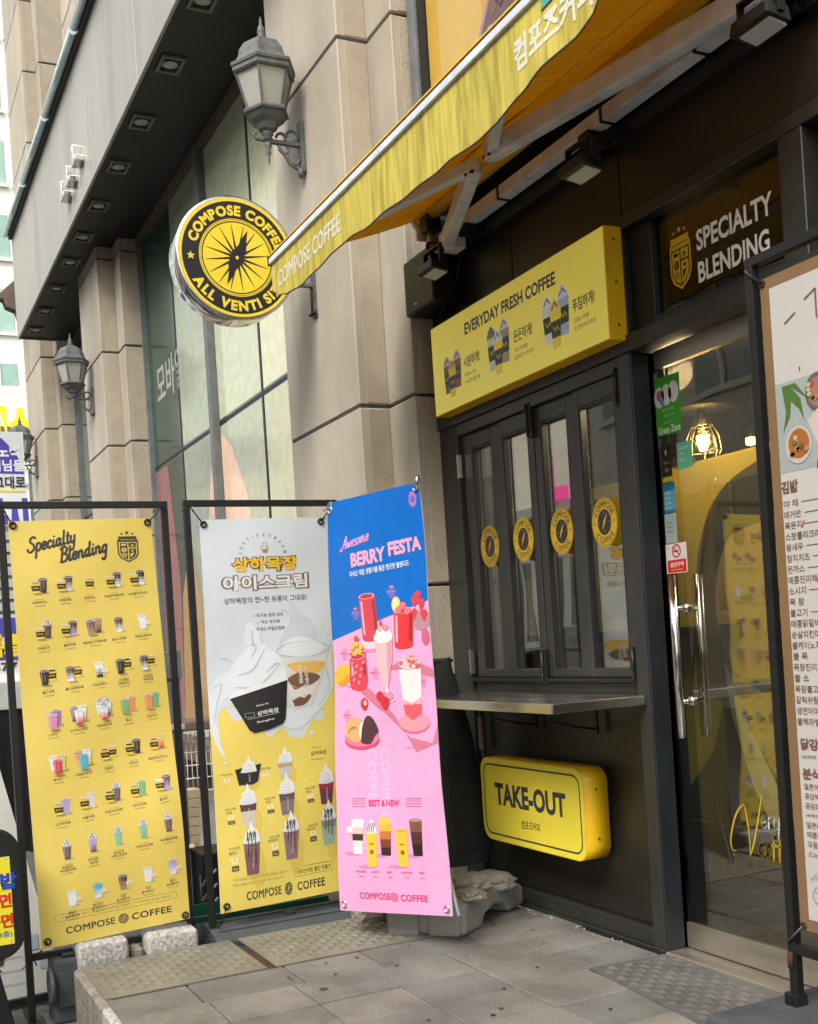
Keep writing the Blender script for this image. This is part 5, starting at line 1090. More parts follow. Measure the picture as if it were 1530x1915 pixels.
b2.v = [((x if i < 29 else (x-.32)*1.0+.32-.022*(y > 1.1)), (1-_rm(1-y/H2))*H2, L) for i, (x, y, L) in enumerate(b2.v)]
stand('black frame holding the soft ice cream banner', -5.13, -1.425, -.655, 2.025, .02)
t2, f2 = sheet('icecream_banner', 'white and yellow soft ice cream banner between the menu banner and the pink one', 'vinyl banners before the shop', (-5.10, -1.359, 1.930), (-5.10, -.719, 1.937), (-5.08, -1.385, .103), (-5.08, -.775, .120), W2, H2, b2, bulge=.022, curl=.012)
for u, v, to in ((.018, H2-.022, (-5.115, -1.40, 2.0)), (W2-.035, H2-.02, (-5.115, -.69, 2.0)), (.03, .03, (-5.115, -1.40, .01))): eyelet(t2, f2, u, v, to)

# berry banner
W3, H3 = .60, 1.83
b3 = Cv(); BLU = (.004, .125, .50); PNK = (.70, .34, .60); PD = (.62, .03, .16); SHP = (.55, .17, .26)
b3.rect(0, 0, W3, H3, PNK, 0); f3c = lambda u, v: (u*W3, (1-v)*H3)
b3.poly([f3c(0, 0), f3c(1, 0), f3c(1, .272), f3c(0, .340)], BLU, 1)
b3.ell(.925*W3, (1-.035)*H3, .022, .034, (.40, .16, .48), 2, 20); minilogo(b3, .925*W3, (1-.035)*H3, .013, BLU, (.5, .2, .55), 3)
script(b3, 'Awesome', .105, H3*(1-.123), .026, .0066, (.74, .34, .64), 3, .14, .35, .95)
b3.text('BERRY', .265, H3*(1-.150), .062, .215, (.80, .34, .52), 3, .045, rot=.03); b3.text('FESTA', .485, H3*(1-.139), .062, .19, (.80, .34, .52), 3, .045, rot=.03)
b3.text('국내산 제철 생딸기를 품은 향긋한 블렌디드', .325, H3*(1-.182), .026, .36, (.62, .66, .74), 3, .02, rot=.03)
for P in ([(.08, .45), (.33, .47), (.75, .585), (.95, .60), (1.0, .56), (1, .60), (.80, .62), (.62, .53), (.40, .465)], [(.55, .42), (.80, .40), (1, .43), (1, .45), (.80, .43)], [(.25, .46), (.55, .50), (.50, .52)]): b3.poly([f3c(u, v) for u, v in P], SHP, 2)
def tall(u0, u1, w0, w1, v0, v1, c, L=4, edge=(.70, .36, .42)):
    b3.poly([f3c(u0-w0, v0), f3c(u0+w0, v0), f3c(u1+w1, v1), f3c(u1-w1, v1)], c, L); b3.ell(u1*W3, (1-v1)*H3, w1*W3, .014, c, L, 18)
    b3.poly([f3c(u0-w0*.85, v0+.01), f3c(u0-w0*.6, v0+.01), f3c(u1-w1*.6, v1-.01), f3c(u1-w1*.85, v1-.01)], edge, L+1)
    b3.poly([f3c(u0+w0*.6, v0+.01), f3c(u0+w0*.92, v0+.01), f3c(u1+w1*.92, v1-.01), f3c(u1+w1*.6, v1-.01)], tuple(x*.55 for x in c), L+1)
    b3.ell(u0*W3, (1-v0)*H3, w0*W3, .013, edge, L+2, 18); b3.ell(u0*W3, (1-v0)*H3, w0*W3*.82, .010, tuple(x*.8 for x in c), L+3, 18)
b3.ell(.44*W3, (1-.352)*H3, .072, .034, (.70, .50, .66), 3, 20); b3.ell(.44*W3, (1-.362)*H3, .072, .03, (.60, .22, .44), 2, 20)
tall(.41, .43, .082, .085, .243, .345, (.56, .055, .09))
tall(.77, .76, .095, .085, .288, .370, (.62, .04, .05)); b3.ell(.70*W3, (1-.272)*H3, .026, .034, (.74, .52, .16), 3, 16); b3.ell(.70*W3, (1-.272)*H3, .018, .025, (.80, .66, .34), 8, 14)
for dx, dy in ((-.04, 0), (.04, .006), (0, -.008)): b3.ell((.77+dx)*W3, (1-.285-dy)*H3, .020, .016, (.70, .16, .18), 9, 8)
b3.ell(.93*W3, (1-.315)*H3, .05, .045, (.40, .22, .27), 3, 16)
for dx, dy in ((-.05, 0), (.02, .02), (-.01, .04), (.04, -.005), (-.04, .03)): b3.poly([((.92+dx)*W3+a*.020, (1-.30+dy)*H3+b*.024) for a, b in ((-1, .5), (-.4, 1), (.5, 1), (1, .4), (.2, -1), (-.2, -1))], (.60, .05, .07), 5)
b3.ell(.96*W3, (1-.355)*H3, .022, .035, (.52, .12, .22), 4, 14)
tall(.275, .285, .085, .095, .385, .440, (.60, .04, .09)); b3.poly([f3c(.19, .375), f3c(.37, .375), f3c(.385, .445), f3c(.36, .465), (.28*W3, (1-.468)*H3), f3c(.20, .462), f3c(.18, .445)], (.60, .05, .10), 5)
for dx, dy in ((-.05, 0), (0, .008), (.05, 0), (-.02, -.014), (.03, -.012), (.0, .02)): b3.poly([((.275+dx)*W3+.018*math.cos(k*1.25+dx*9), (1-.362+dy)*H3+.015*math.sin(k*1.25+dx*9)) for k in range(5)], (.80, .44, .04) if dy < .015 else (.62, .08, .06), 10)
for k in range(8): b3.ell((.22+.018*k)*W3, (1-.40-.008*(k*5 % 7))*H3, .010, .010, (.74, .22, .24), 11, 6)
b3.poly([f3c(u, v) for u, v in smoothpts([(.0, .438), (.02, .415), (.10, .400), (.19, .408), (.19, .43), (.10, .452), (.03, .45)], 4)], (.78, .42, .05), 3); b3.poly([f3c(u, v) for u, v in smoothpts([(.04, .448), (.12, .432), (.19, .425), (.18, .44), (.10, .453)], 4)], (.70, .28, .02), 4)
for k in range(4): b3.line([f3c(.04+.035*k, .412), f3c(.06+.035*k, .43)], .002, (.55, .28, .03), 5)
b3.poly([f3c(.475, .345), f3c(.66, .345), f3c(.645, .40), f3c(.60, .455), (.575*W3, (1-.47)*H3), f3c(.54, .455), f3c(.49, .40)], (.78, .42, .48), 8); b3.poly([f3c(.60, .35), f3c(.655, .35), f3c(.64, .40), f3c(.595, .455)], (.64, .26, .34), 9)
b3.ell(.565*W3, (1-.345)*H3, .058, .028, (.72, .74, .72), 10, 20); b3.ell(.565*W3, (1-.333)*H3, .045, .020, (.78, .79, .78), 11, 18); b3.line([f3c(.49, .35), f3c(.57, .357), f3c(.65, .345)], .004, (.56, .60, .62), 12)
b3.poly([f3c(.525, .322), f3c(.545, .298), f3c(.575, .325)], (.58, .06, .08), 12); b3.ell(.54*W3, (1-.325)*H3, .016, .014, (.74, .40, .40), 13, 12); b3.ell(.60*W3, (1-.325)*H3, .018, .015, (.66, .22, .24), 13, 12)
b3.ring(.575*W3, (1-.487)*H3, .040, .046, (.72, .52, .62), 5, 28, .62); b3.ell(.575*W3, (1-.485)*H3, .036, .018, (.60, .24, .36), 4, 20); b3.rect(.565*W3, (1-.478)*H3, .588*W3, (1-.462)*H3, (.74, .60, .66), 9)
b3.ell(.80*W3, (1-.553)*H3, .085, .042, (.66, .15, .24), 4, 28); b3.ell(.80*W3, (1-.549)*H3, .085, .040, (.74, .28, .36), 5, 28)
b3.poly([f3c(.70, .425), f3c(.90, .425), f3c(.875, .53), (.79*W3, (1-.545)*H3), f3c(.725, .53)], (.76, .68, .70), 6); b3.poly([f3c(.715, .505), f3c(.88, .505), f3c(.875, .53), (.79*W3, (1-.545)*H3), f3c(.725, .53)], (.64, .10, .14), 7); b3.poly([f3c(.715, .495), f3c(.80, .505), f3c(.88, .492), f3c(.88, .515), f3c(.715, .515)], (.74, .36, .38), 7)
b3.ell(.80*W3, (1-.412)*H3, .058, .028, (.72, .48, .54), 8, 20)
random.seed(5)
for k in range(14): b3.ell((.80+random.uniform(-.075, .075))*W3, (1-.410+random.uniform(-.012, .014))*H3, .012, .009, random.choice([(.62, .12, .12), (.74, .34, .34), (.78, .56, .56)]), 9+k % 3, 6)
b3.ring(.70*W3, (1-.392)*H3, .048, .051, (.66, .36, .50), 5, 24, .45)
for u, v, r_ in ((.335, .500, .028), (.50, .485, .026), (.545, .500, .030)): b3.poly([(u*W3+r_*a, (1-v)*H3+r_*1.05*b) for a, b in ((-.8, .5), (0, .95), (.8, .5), (.85, -.1), (.2, -1), (-.3, -.9), (-.85, -.2))], (.52, .03, .05), 6)
b3.ell(.345*W3, (1-.498)*H3, .012, .012, (.76, .40, .36), 7, 8)
b3.ell(.285*W3, (1-.588)*H3, .105, .040, (.58, .07, .18), 4, 28); b3.ell(.285*W3, (1-.580)*H3, .105, .040, (.72, .18, .32), 5, 28)
b3.poly([f3c(u, v) for u, v in smoothpts([(.12, .575), (.13, .545), (.20, .532), (.30, .540), (.31, .58), (.22, .592)], 4)], (.66, .36, .16), 6); b3.poly([f3c(u, v) for u, v in smoothpts([(.26, .575), (.29, .545), (.36, .548), (.34, .585), (.30, .59)], 4)], (.74, .74, .72), 7)
b3.poly([f3c(u, v) for u, v in smoothpts([(.28, .592), (.30, .555), (.35, .530), (.41, .535), (.46, .565), (.42, .578), (.38, .595), (.32, .597)], 4)], (.075, .035, .045), 8); b3.arctext('COMPO', .21*W3, (1-.575)*H3, .035, .012, PI*.6, (.30, .12, .05), 8, .01)
for u, v, L_ in ((.28, .278, 2), (.66, .238, 2), (.13, .372, 2), (.46, .425, 2), (.91, .455, 2), (.14, .523, 2)):
    c = (.62, .20, .46) if v < .3 else (.62, .07, .20); w_ = .045 if u < .9 else .025
    b3.rect(u*W3-.010, (1-v)*H3+.014, u*W3+.012, (1-v)*H3+.020, (.78, .25, .4), L_); b3.rect(u*W3-w_*.4, (1-v)*H3+.006, u*W3+w_*.4, (1-v)*H3+.008, c, L_)
    b3.text('베리쥬스', u*W3, (1-v)*H3-.004, .011, w_*1.2, c, L_, .02); b3.text('스무디', u*W3, (1-v)*H3-.017, .010, w_*.9, c, L_, .01); b3.text('4,800', u*W3, (1-v)*H3-.029, .007, w_*.7, c, L_)
b3.text('사진은 연출컷입니다', .79*W3, (1-.609)*H3, .010, .10, (.62, .10, .25), 2)
b3.text('COMPOSE', .50*W3, (1-.70)*H3, .050, .34, (.80, .43, .69), 1, .02, rot=-PI/2); b3.text('COFFEE', .37*W3, (1-.68)*H3, .050, .27, (.80, .43, .69), 1, .02, rot=-PI/2)
b3.text('BEST & NEW', .475*W3, (1-.738)*H3, .030, .175, (.66, .03, .14), 2, .035)
for k in range(4):
    for a, b in ((.16, .30), (.68, .82)): b3.rect(a*W3, (1-.728-.006*k)*H3, b*W3, (1-.7265-.006*k)*H3, (.66, .06, .20), 2)
def bcup(u, v0, v1, w, cols, L=3):
    n = len(cols)
    for k in range(n):
        t0, t1 = k/n, (k+1)/n; b3.poly([f3c(u-w*(1-.3*t0), v0+(v1-v0)*t0), f3c(u+w*(1-.3*t0), v0+(v1-v0)*t0), f3c(u+w*(1-.3*t1), v0+(v1-v0)*t1), f3c(u-w*(1-.3*t1), v0+(v1-v0)*t1)], cols[k], L)
    b3.ell(u*W3, (1-v0)*H3, w*W3*1.02, .008, tuple(min(1, x*.7+.2) for x in cols[0]), L+1, 14)
    b3.ell((u-w)*W3, (1-v1)*H3, w*W3*1.2, .008, (.56, .24, .46), L-1, 12)
YC = (.80, .47, .05)
bcup(.215, .780, .860, .062, [(.74, .74, .74), (.60, .48, .44), (.05, .03, .03), (.66, .60, .56), (.72, .74, .72)]); b3.ell(.135*W3, (1-.802)*H3, .020, .015, WHT, 5, 14)
bcup(.350, .808, .890, .056, [YC]*3); b3.poly([f3c(.30, .808), f3c(.33, .785), f3c(.355, .775), f3c(.385, .79), f3c(.405, .808)], (.70, .70, .70), 5); [b3.line([f3c(.31+.02*k, .806), f3c(.335+.016*k, .786)], .004, (.06, .05, .05), 6) for k in range(4)]
bcup(.480, .785, .862, .058, [(.74, .40, .06), (.50, .16, .05), (.20, .05, .03), (.05, .02, .02)]); [b3.ell((.45+.02*k)*W3, (1-.776-.006*(k % 2))*H3, .015, .012, (.80, .50, .05), 6, 7) for k in range(4)]
bcup(.625, .800, .888, .058, [YC]*3); b3.ell(.625*W3, (1-.801)*H3, .030, .006, (.55, .36, .2), 6, 12)
bcup(.755, .778, .862, .054, [(.20, .08, .05), (.08, .03, .025), (.03, .015, .015)])
for u in (.350, .625): b3.text('COMPOSE', u*W3, (1-.835)*H3, .007, .026, (.08, .05, .02), 5, .01); minilogo(b3, u*W3, (1-.854)*H3, .010, (.08, .06, .03), YC, 5)
for k, u in enumerate((.215, .350, .480, .625, .755)): b3.text(['크림소금라떼', '초코쿠키', '과일에이드', '바닐라라떼', '아메리카노'][k], u*W3+.01, (1-.902)*H3, .011, [.06, .045, .03, .055, .03][k], (.66, .08, .22), 2, .015); b3.text('3,500', u*W3+.01, (1-.914)*H3, .008, .028, (.66, .1, .25), 2); b3.rect(u*W3, (1-.893)*H3, u*W3+.02, (1-.892)*H3, (.66, .2, .4), 2)
b3.text('COMPOSE', .345*W3, (1-.960)*H3, .030, .172, (.66, .03, .14), 2, .025, sp=1.06); b3.text('COFFEE', .69*W3, (1-.962)*H3, .030, .140, (.66, .03, .14), 2, .025, sp=1.06); minilogo(b3, .520*W3, (1-.961)*H3, .020, (.68, .08, .22), PNK, 2)
n3 = Vector((.18, -.57, 0)).normalized()*1.0; n3 = Vector((n3.x+.0, n3.y, 0)).normalized()
TL, TR, BL3, BR3 = (-4.72, -.872, 1.952), (-4.155, -.690, 1.962), (-4.70, -.935, .118), (-4.150, -.655, .150)
t3, f3 = sheet('berry_banner', 'blue and pink Berry Festa banner, the right one, on a grey weight', 'vinyl banners before the shop', TL, TR, BL3, BR3, W3, H3, b3, bulge=.012, curl=.010, nrm=n3)
for u, v in ((.022, H3-.035), (W3-.02, H3-.02), (.028, .03), (W3-.025, .03)): eyelet(t3, f3, u, v, None, n3, True)
bs = thing('banner_prop', 'thin steel x-stand behind the pink Berry Festa banner', 'banner stand', (-4.42, -.60, .1))
part('pole', MB().tube([(-4.70, -.862, 1.955), (-4.43, -.70, 1.0), (-4.38, -.58, .16)], .008, 8), K['pole'], bs); part('pole', MB().tube([(-4.16, -.675, 1.985), (-4.40, -.69, 1.0), (-4.42, -.60, .16)], .008, 8), K['pole'], bs)
part('pole', MB().tube([(-4.14, -.636, .15), (-4.40, -.68, 1.0)], .007, 8), K['armw'], bs); part('pole', MB().tube([(-4.69, -.92, .12), (-4.41, -.69, 1.0)], .007, 8), K['armw'], bs)
part('hub', MB().cyl((-4.42, -.70, .97), (-4.40, -.67, 1.05), .025, 10), K['black'], bs); part('hook', MB().tube([(-4.16, -.69, 1.935), (-4.155, -.70, 1.96), (-4.15, -.69, 1.99)], .007, 8), K['chrome'], bs)

# grey plastic weight below the berry banner, rubble on it
bw = thing('weight_base', 'grey moulded four-footed plastic weight under the pink banner', 'weight', (-4.50, -.50, 0))
o_ = Vector((-4.33, -.51, 0)); a_ = Vector((-.757, -.653, 0)); b_ = Vector((-.555, .832, 0))   # short and long axes
pr_ = [(0, 0), (.17, 0), (.20, .045), (.31, .07), (.42, .045), (.46, 0), (.62, 0), (.62, .09), (.55, .125), (.44, .155), (.16, .165), (0, .135)]
part('weight_body', MB().prism(pr_, lambda u, z, d: tuple(o_+b_*u+a_*d+Vector((0, 0, z))), 0, .38, False), K['concrete'], bw, .022, seg=3)
for d0 in (.02, .215): part('foot_lug', MB().prism([(-.022, 0), (.03, 0), (.03, .118), (-.012, .118)], lambda u, z, d: tuple(o_+b_*u+a_*d+Vector((0, 0, z))), d0, d0+.145), K['concrete'], bw, .012, seg=3)
part('filler_cap', MB().cyl((-4.62, -.45, .15), (-4.62, -.45, .175), .03, 14), K['black'], bw)
def rock(name, label, x, y, z, sx, sy, sz, seed, cat='stone', grp=None, mt='rubble'):
    random.seed(seed); b = bmesh.new(); bmesh.ops.create_icosphere(b, subdivisions=3, radius=1)
    from mathutils import noise
    for v in b.verts:
        c = v.co; q = max(abs(c.x), abs(c.y), abs(c.z)); c = c/ (q**.82); d = 1+.20*noise.noise(c*1.8+Vector((seed, 0, 0)))+.05*noise.noise(c*5)
        v.co = Vector((c.x*sx*d, c.y*sy*d, c.z*sz*d+sz))
    me = bpy.data.meshes.new(name); b.to_mesh(me); b.free(); me.polygons.foreach_set('use_smooth', [False]*len(me.polygons))
    o = link_mesh(name, me, K[mt], None); o.location = (x, y, z); return tag(o, label, cat, grp)
rock('rubble_stone', 'rough tan stone on the grey weight, at its back corner near the wall', -4.60, -.20, .12, .10, .075, .036, 3)
rock('rubble_stone', 'rough stone on the grey weight, partly behind the pink banner edge', -4.50, -.37, .15, .085, .075, .036, 8)
rock('rubble_stone', 'flat stone lying lowest, at the pink banner edge on the weight', -4.38, -.44, .14, .06, .05, .024, 5)
rock('rubble_stone', 'pale worn stone on the ground at the left foot of the grey weight', -4.86, -.72, .0, .07, .08, .05, 12)

# black cushioned cover leaning in the corner
cvr = thing('parasol_cover', 'tall black cloth cover with a ribbed panel leaning in the corner under the shelf', 'cover', (-4.86, -.2, .1))
def cvf(u, v):
    w = .055+.125*math.sin(min(1, (1-v)*1.25)*PI*.5)**1.6*(1 if v > .08 else .75+3*v); c_ = (-4.93+.10*(1-v)*.6, -.245+.03*(1-v))
    a = 2*PI*u; return (c_[0]+.075*math.cos(a), c_[1]+w*math.sin(a)*(1+.03*math.sin(v*9)), .20+1.005*v+.012*math.sin(a*2)*v)
g = MB().grid(cvf, 40, 60); part('cloth', g, K['matteblack'], cvr); part('top_cap', MB().lathe((-4.93, -.245, 1.19), [(.072, 0), (.076, .012), (.05, .02)], 20), K['matteblack'], cvr)
rb = MB()
for k in range(34):
    v = .06+.0145*k; P = []
    for j in range(7):
        a = -.35+1.25*j/6; a = a; x, y, z = cvf(a/(2*PI) % 1, v); P.append((x+.004*math.cos(a), y+.004*math.sin(a), z))
    rb.tube(P, .0032, 4, False)
part('ribbed_panel', rb, K['matteblack'], cvr, kind='stuff')
part('edge_piping', MB().tube([(lambda p: (p[0]+.004, p[1]+.004, p[2]))(cvf(.19, .02+.9*k/20)) for k in range(21)], .006, 6), K['matteblack'], cvr)
hg = thing('hanging_latch', 'small beige tag hanging from a metal hook in the dark corner under the shelf', 'tag', (-4.96, -.02, .75))
part('tag_plate', MB().box(-4.985, -4.945, -.016, -.006, .73, .90), K['signbrown'], hg, .003); part('hook', MB().cyl((-4.965, -.012, .90), (-4.965, -.012, .95), .006, 8), K['pole'], hg); part('pull_cord', MB().cyl((-4.955, -.012, .66), (-4.955, -.012, .73), .005, 8), K['pole'], hg)

# granite blocks, rubber ramp, black weights, crate
for i, (nm, lb, b_) in enumerate((('granite_block', 'left pale granite block at the pavement corner below the yellow banner', (-5.16, -4.99, -2.045, -1.825, -.25, .088)), ('granite_block', 'right pale granite block below the corner of the yellow banner', (-5.17, -4.985, -1.745, -1.515, -.25, .080)), ('granite_block', 'small dull granite piece wedged between the two pale blocks', (-5.16, -5.02, -1.815, -1.755, -.25, .030)))):
    tag(part(nm, MB().box(*b_), K['granite'] if i < 2 else K['rubble'], None, .028, seg=3, org=(b_[0], b_[2], b_[4])), lb, 'stone block', 'granite blocks along the pavement end')
rp = thing('rubber_ramp', 'dark grey rubber kerb ramp lying behind the tread plates', 'ramp', (-5.15, -1.0, -.05))
prf = [(-5.36, -.03), (-5.33, .01), (-5.25, .035), (-5.10, .03), (-4.99, -.005), (-4.985, -.10), (-5.36, -.10)]
part('ramp_body', MB().prism(prf, lambda a, b, d: (a, d, b), -1.43, -.66), K['rubber'], rp, .008)
for x, z in ((-5.20, .036), (-5.07, .024)): part('ridge', MB().box(x-.006, x+.006, -1.40, -.69, z-.004, z+.004), K['rubber'], rp, .002)
part('cap', MB().lathe((-5.16, -1.02, .030), [(.028, 0), (.03, .008), (.02, .013)], 16), K['rubber'], rp)
for y in (-1.425, -.70): part('rounded_end', MB().cyl((-5.30, y-.02, -.04), (-5.30, y+.05, -.04), .06, 20), K['rubber'], rp, .01)
part('support', MB().box(-5.34, -5.0, -1.40, -.70, -.25, -.101), K['black'], rp)
gc = thing('plastic_crate', 'dark green plastic crate on the street behind the ice cream banner', 'crate', (-5.5, -1.0, -.25))
for b_ in ((-5.72, -5.45, -1.50, -1.49), (-5.72, -5.45, -.72, -.71), (-5.455, -5.445, -1.49, -.72), (-5.725, -5.715, -1.49, -.72)): part('crate_side', MB().box(b_[0], b_[1], b_[2], b_[3], -.25, .02), K['crate'], gc, .003)
part('crate_rim', MB().box(-5.445, -5.43, -1.50, -.71, -.01, .02).box(-5.445, -5.437, -1.50, -.71, -.09, -.075), K['crate'], gc); part('crate_floor', MB().box(-5.72, -5.45, -1.49, -.72, -.249, -.24), K['crate'], gc)
for k in range(2):
    y0 = -2.13+.0*k
wt = thing('black_weight', 'black plastic water weight at the foot of the yellow menu banner frame', 'weight', (-5.0, -2.0, -.25))
part('tank', MB().hexa([(-5.20, -2.155, -.24), (-5.02, -2.155, -.24), (-5.02, -1.98, -.24), (-5.20, -1.98, -.24)], [(-5.19, -2.145, .03), (-5.03, -2.145, .03), (-5.03, -1.99, .03), (-5.19, -1.99, .03)]), K['rubber'], wt, .016, seg=3)
part('recess_panel', MB().box(-5.0185, -5.012, -2.13, -2.00, -.17, -.02), K['rubber'], wt, .004); part('cap', MB().cyl((-5.02, -2.168, -.07), (-5.02, -2.15, -.07), .075, 20), K['rubber'], wt, .006); part('handle', MB().box(-5.12, -5.06, -2.10, -2.03, .03, .045), K['black'], wt, .006)
part('base_plate', MB().box(-5.24, -4.99, -2.18, -1.97, -.2495, -.2405), K['pole'], wt)

# white board and black rounded price sign, bottom left
ab = thing('white_board', 'large white leaning menu board with a black foot, behind the banner frame at the left', 'board', (-5.4, -2.3, -.25))
FX = lambda y, z: -5.42-.06*(z+.25)/1.2
def abp(y, z, o=0): return (FX(y, z)+o, y, z)
part('board_panel', MB().add([abp(-2.75, -.22), abp(-2.06, -.20), abp(-2.09, .0), abp(-2.36, 1.30), abp(-2.75, 1.32)], [(0, 1, 2, 3, 4)]), K['ad'], ab, thick=.02)
part('foot_bar', MB().bar((-5.41, -2.75, -.235), (-5.41, -2.03, -.215), .03, .035), K['black'], ab)
cv = Cv()
for z in (.62, .5, .3, .12, -.02, -.08, -.14): cv.rect(-2.6, z, -2.20-.12*(z+.2), z+.004, (.46, .47, .50), 1)
for y, z in ((-2.17, .00), (-2.13, -.09), (-2.36, .55)): cv.rect(y-.02, z, y+.02, z+.07, (.38, .44, .54), 1)
cv.text('g', -2.325, -.05, .075, .05, (.03, .03, .03), 2, .02)
cv.build('board_print', lambda u, v, o: (FX(u, v)+.003+o, u, v), K['print'], ab)
bk = thing('price_sign', 'yellow price sheet in a black rounded plastic frame at the bottom left edge', 'sign', (-4.9, -2.4, -.25))
part('frame', MB().prism(rr(-2.80, -2.262, .105, .640, .10, 8), lambda a, b, d: (d, a, b), -4.955, -4.905), K['black'], bk, .010, seg=3)
part('stem', MB().bar((-4.93, -2.42, .12), (-4.93, -2.345, -.24), .05, .07), K['black'], bk, .008); part('foot', MB().box(-5.1, -4.75, -2.6, -2.33, -.25, -.22), K['black'], bk, .01)
cv = Cv(); cv.rect(-2.75, .165, -2.306, .525, (.80, .74, .03), 1); cv.text('김밥', -2.350, .425, .070, .135, (.02, .06, .45), 2, .05); cv.text('라면', -2.360, .345, .060, .105, (.62, .04, .02), 2, .045); cv.text('쫄면', -2.358, .262, .060, .105, (.62, .04, .02), 2, .045); cv.text('(3종)', -2.345, .205, .028, .065, (.05, .12, .35), 2, .02); cv.rect(-2.75, .385, -2.312, .387, (.4, .38, .05), 2)
for y, z in ((-2.320, .515), (-2.318, .175)): cv.ell(y, z, .006, .006, (.45, .45, .4), 2, 10)
cv.build('price_sheet', lambda u, v, o: (-4.904+o, u, v), K['print'], bk)

# ============================================================ RIGHT MENU STAND
mn = thing('menu_stand', 'tall framed white kimbap menu on a black stand at the right edge', 'menu board', (-2.2, -.45, 0))
PX0 = -2.446; q = .028
part('upright', MB().box(PX0, PX0+q, -.470, -.442, .10, 2.335), K['black'], mn, .003); part('upright', MB().box(-1.59, -1.562, -.470, -.442, .10, 2.335), K['black'], mn, .003)
part('top_bar', MB().box(PX0+q, -1.59, -.470, -.442, 2.307, 2.335), K['black'], mn, .003); part('bottom_bar', MB().box(PX0+q, -1.59, -.470, -.442, .340, .368), K['black'], mn, .003)
b4 = Cv(); MX0, MX1, MZ0, MZ1 = -2.400, -1.62, .415, 2.262
b4.rect(MX0, MZ0, MX1, MZ1, (.20, .118, .060), 0); b4.rect(MX0+.034, MZ0+.034, MX1-.034, MZ1-.034, (.47, .455, .44), 1)
b4.rect(MX0+.034, 1.705, MX1-.034, 1.955, (.30, .34, .35), 2)
TB = (.16, .09, .06)
b4.line([(-2.315, 2.115), (-2.275, 2.135)], .006, TB, 3); b4.line([(-2.24, 2.160), (-2.20, 2.178), (-2.20, 2.10)], .006, TB, 3); b4.line([(-2.185, 2.19), (-2.150, 2.205)], .006, TB, 3); b4.line([(-2.175, 2.195), (-2.175, 2.10)], .006, TB, 3); b4.line([(-2.272, 1.985), (-2.272, 1.975)], .005, TB, 3)
b4.poly([(-2.34, 1.945), (-2.33, 1.87), (-2.345, 1.815), (-2.315, 1.86), (-2.31, 1.90), (-2.28, 1.87), (-2.265, 1.835), (-2.275, 1.90), (-2.31, 1.94), (-2.25, 1.895), (-2.29, 1.945)], (.07, .14, .03), 4)
b4.ell(-2.215, 1.905, .042, .052, (.10, .11, .10), 4, 22); b4.ell(-2.215, 1.905, .032, .040, (.32, .16, .10), 5, 18)
b4.ell(-2.292, 1.775, .048, .052, (.46, .42, .38), 5, 24); b4.ell(-2.290, 1.778, .038, .041, (.34, .11, .03), 6, 20)
b4.poly([(-2.255, 1.835), (-2.12, 1.92), (-2.0, 1.86), (-2.10, 1.74), (-2.21, 1.735)], (.50, .44, .42), 5); b4.ell(-2.13, 1.70, .10, .085, (.08, .04, .04), 6, 26, 0, PI); b4.ell(-2.13, 1.70, .088, .073, (.48, .46, .42), 7, 26, 0, PI)
random.seed(4)
for k in range(60):
    u, v = random.choice([(-2.215, 1.905, .026), (-2.290, 1.778, .028), (-2.15, 1.83, .06), (-2.12, 1.735, .055), (-2.16, 1.80, .05)])[:2], 0
    x, z = u[0]+random.uniform(-1, 1)*.030, u[1]+random.uniform(-1, 1)*.028
    b4.ell(x, z, .009, .007, random.choice([(.34, .08, .04), (.10, .16, .05), (.46, .36, .22), (.42, .20, .10), (.16, .07, .03)]), 8+k % 4, 6)
for k in range(3): b4.line([(-2.36+.05*k, 1.71), (-2.32+.05*k, 1.76-.01*k), (-2.34+.04*k, 1.85)], .004, (.36, .40, .41), 3)
items = ['야 채', '매거반', '묵은지', '스팟롤리크래미', '왕새우', '참치치즈', '돈까스', '매콤진미채', '소시지', '묵 참', '불고기', '매콤닭갈비', '순살치킨마요', '불케이노치즈', '불 묵', '묵참진미채', '불 소', '묵참불고기', '갈릭쉬림프', '생연어마요', '블랙라벨']
b4.text('김밥', -2.335, 1.665, .036, .062, (.15, .085, .06), 3, .045, align='l' if False else 'c')
z = 1.618
for k, t_ in enumerate(items):
    w_ = .021*len(t_.replace(' ', ''))+(.012 if ' ' in t_ else 0); b4.text(t_, -2.362, z, .0215, w_, TB, 3, .012, align='l')
    if len(t_) < 6 and k not in (9, 14, 16): b4.rect(-2.362+w_+.012, z-.0012, -1.75, z+.0012, TB, 3)
    if k in (2, 7): b4.line([(-2.362+w_+.002, z-.008), (-2.362+w_+.010, z+.008)], .005, (.5, .03, .04), 3)
    b4.text('%d,%d00' % (3+k % 3, k % 9), -1.70, z, .020, .06, TB, 3, .01); z -= .0305
for hd, z0, its in (('닭강정', .945, ['(순한맛 or 매운맛)']), ('분식', .862, ['얼큰어묵탕', '공감떡볶이', '공감라볶이', '(순한맛 or 매운맛)', '얼큰라면', '매콤쫄면', '모듬튀김', '스노우순대'])):
    b4.text(hd, -2.355, z0, .034, .032*len(hd), (.15, .085, .06), 3, .045, align='l')
    for k, t_ in enumerate(its): b4.text(t_, -2.352, z0-.036-.027*k, .018 if '(' not in t_ else .011, .018*len(t_)*(.6 if '(' in t_ else 1), TB, 3, .012, align='l')
b4.line(smoothpts([(-2.33, .545), (-2.345, .52), (-2.33, .50), (-2.30, .51), (-2.305, .54), (-2.33, .53)], 5), .003, (.2, .2, .2), 3); b4.text('빠르고', -2.33, .575, .014, .04, (.25, .25, .25), 3, 0, rot=.6); b4.text('맛있게', -2.31, .555, .012, .035, (.25, .25, .25), 3, 0, rot=.6)
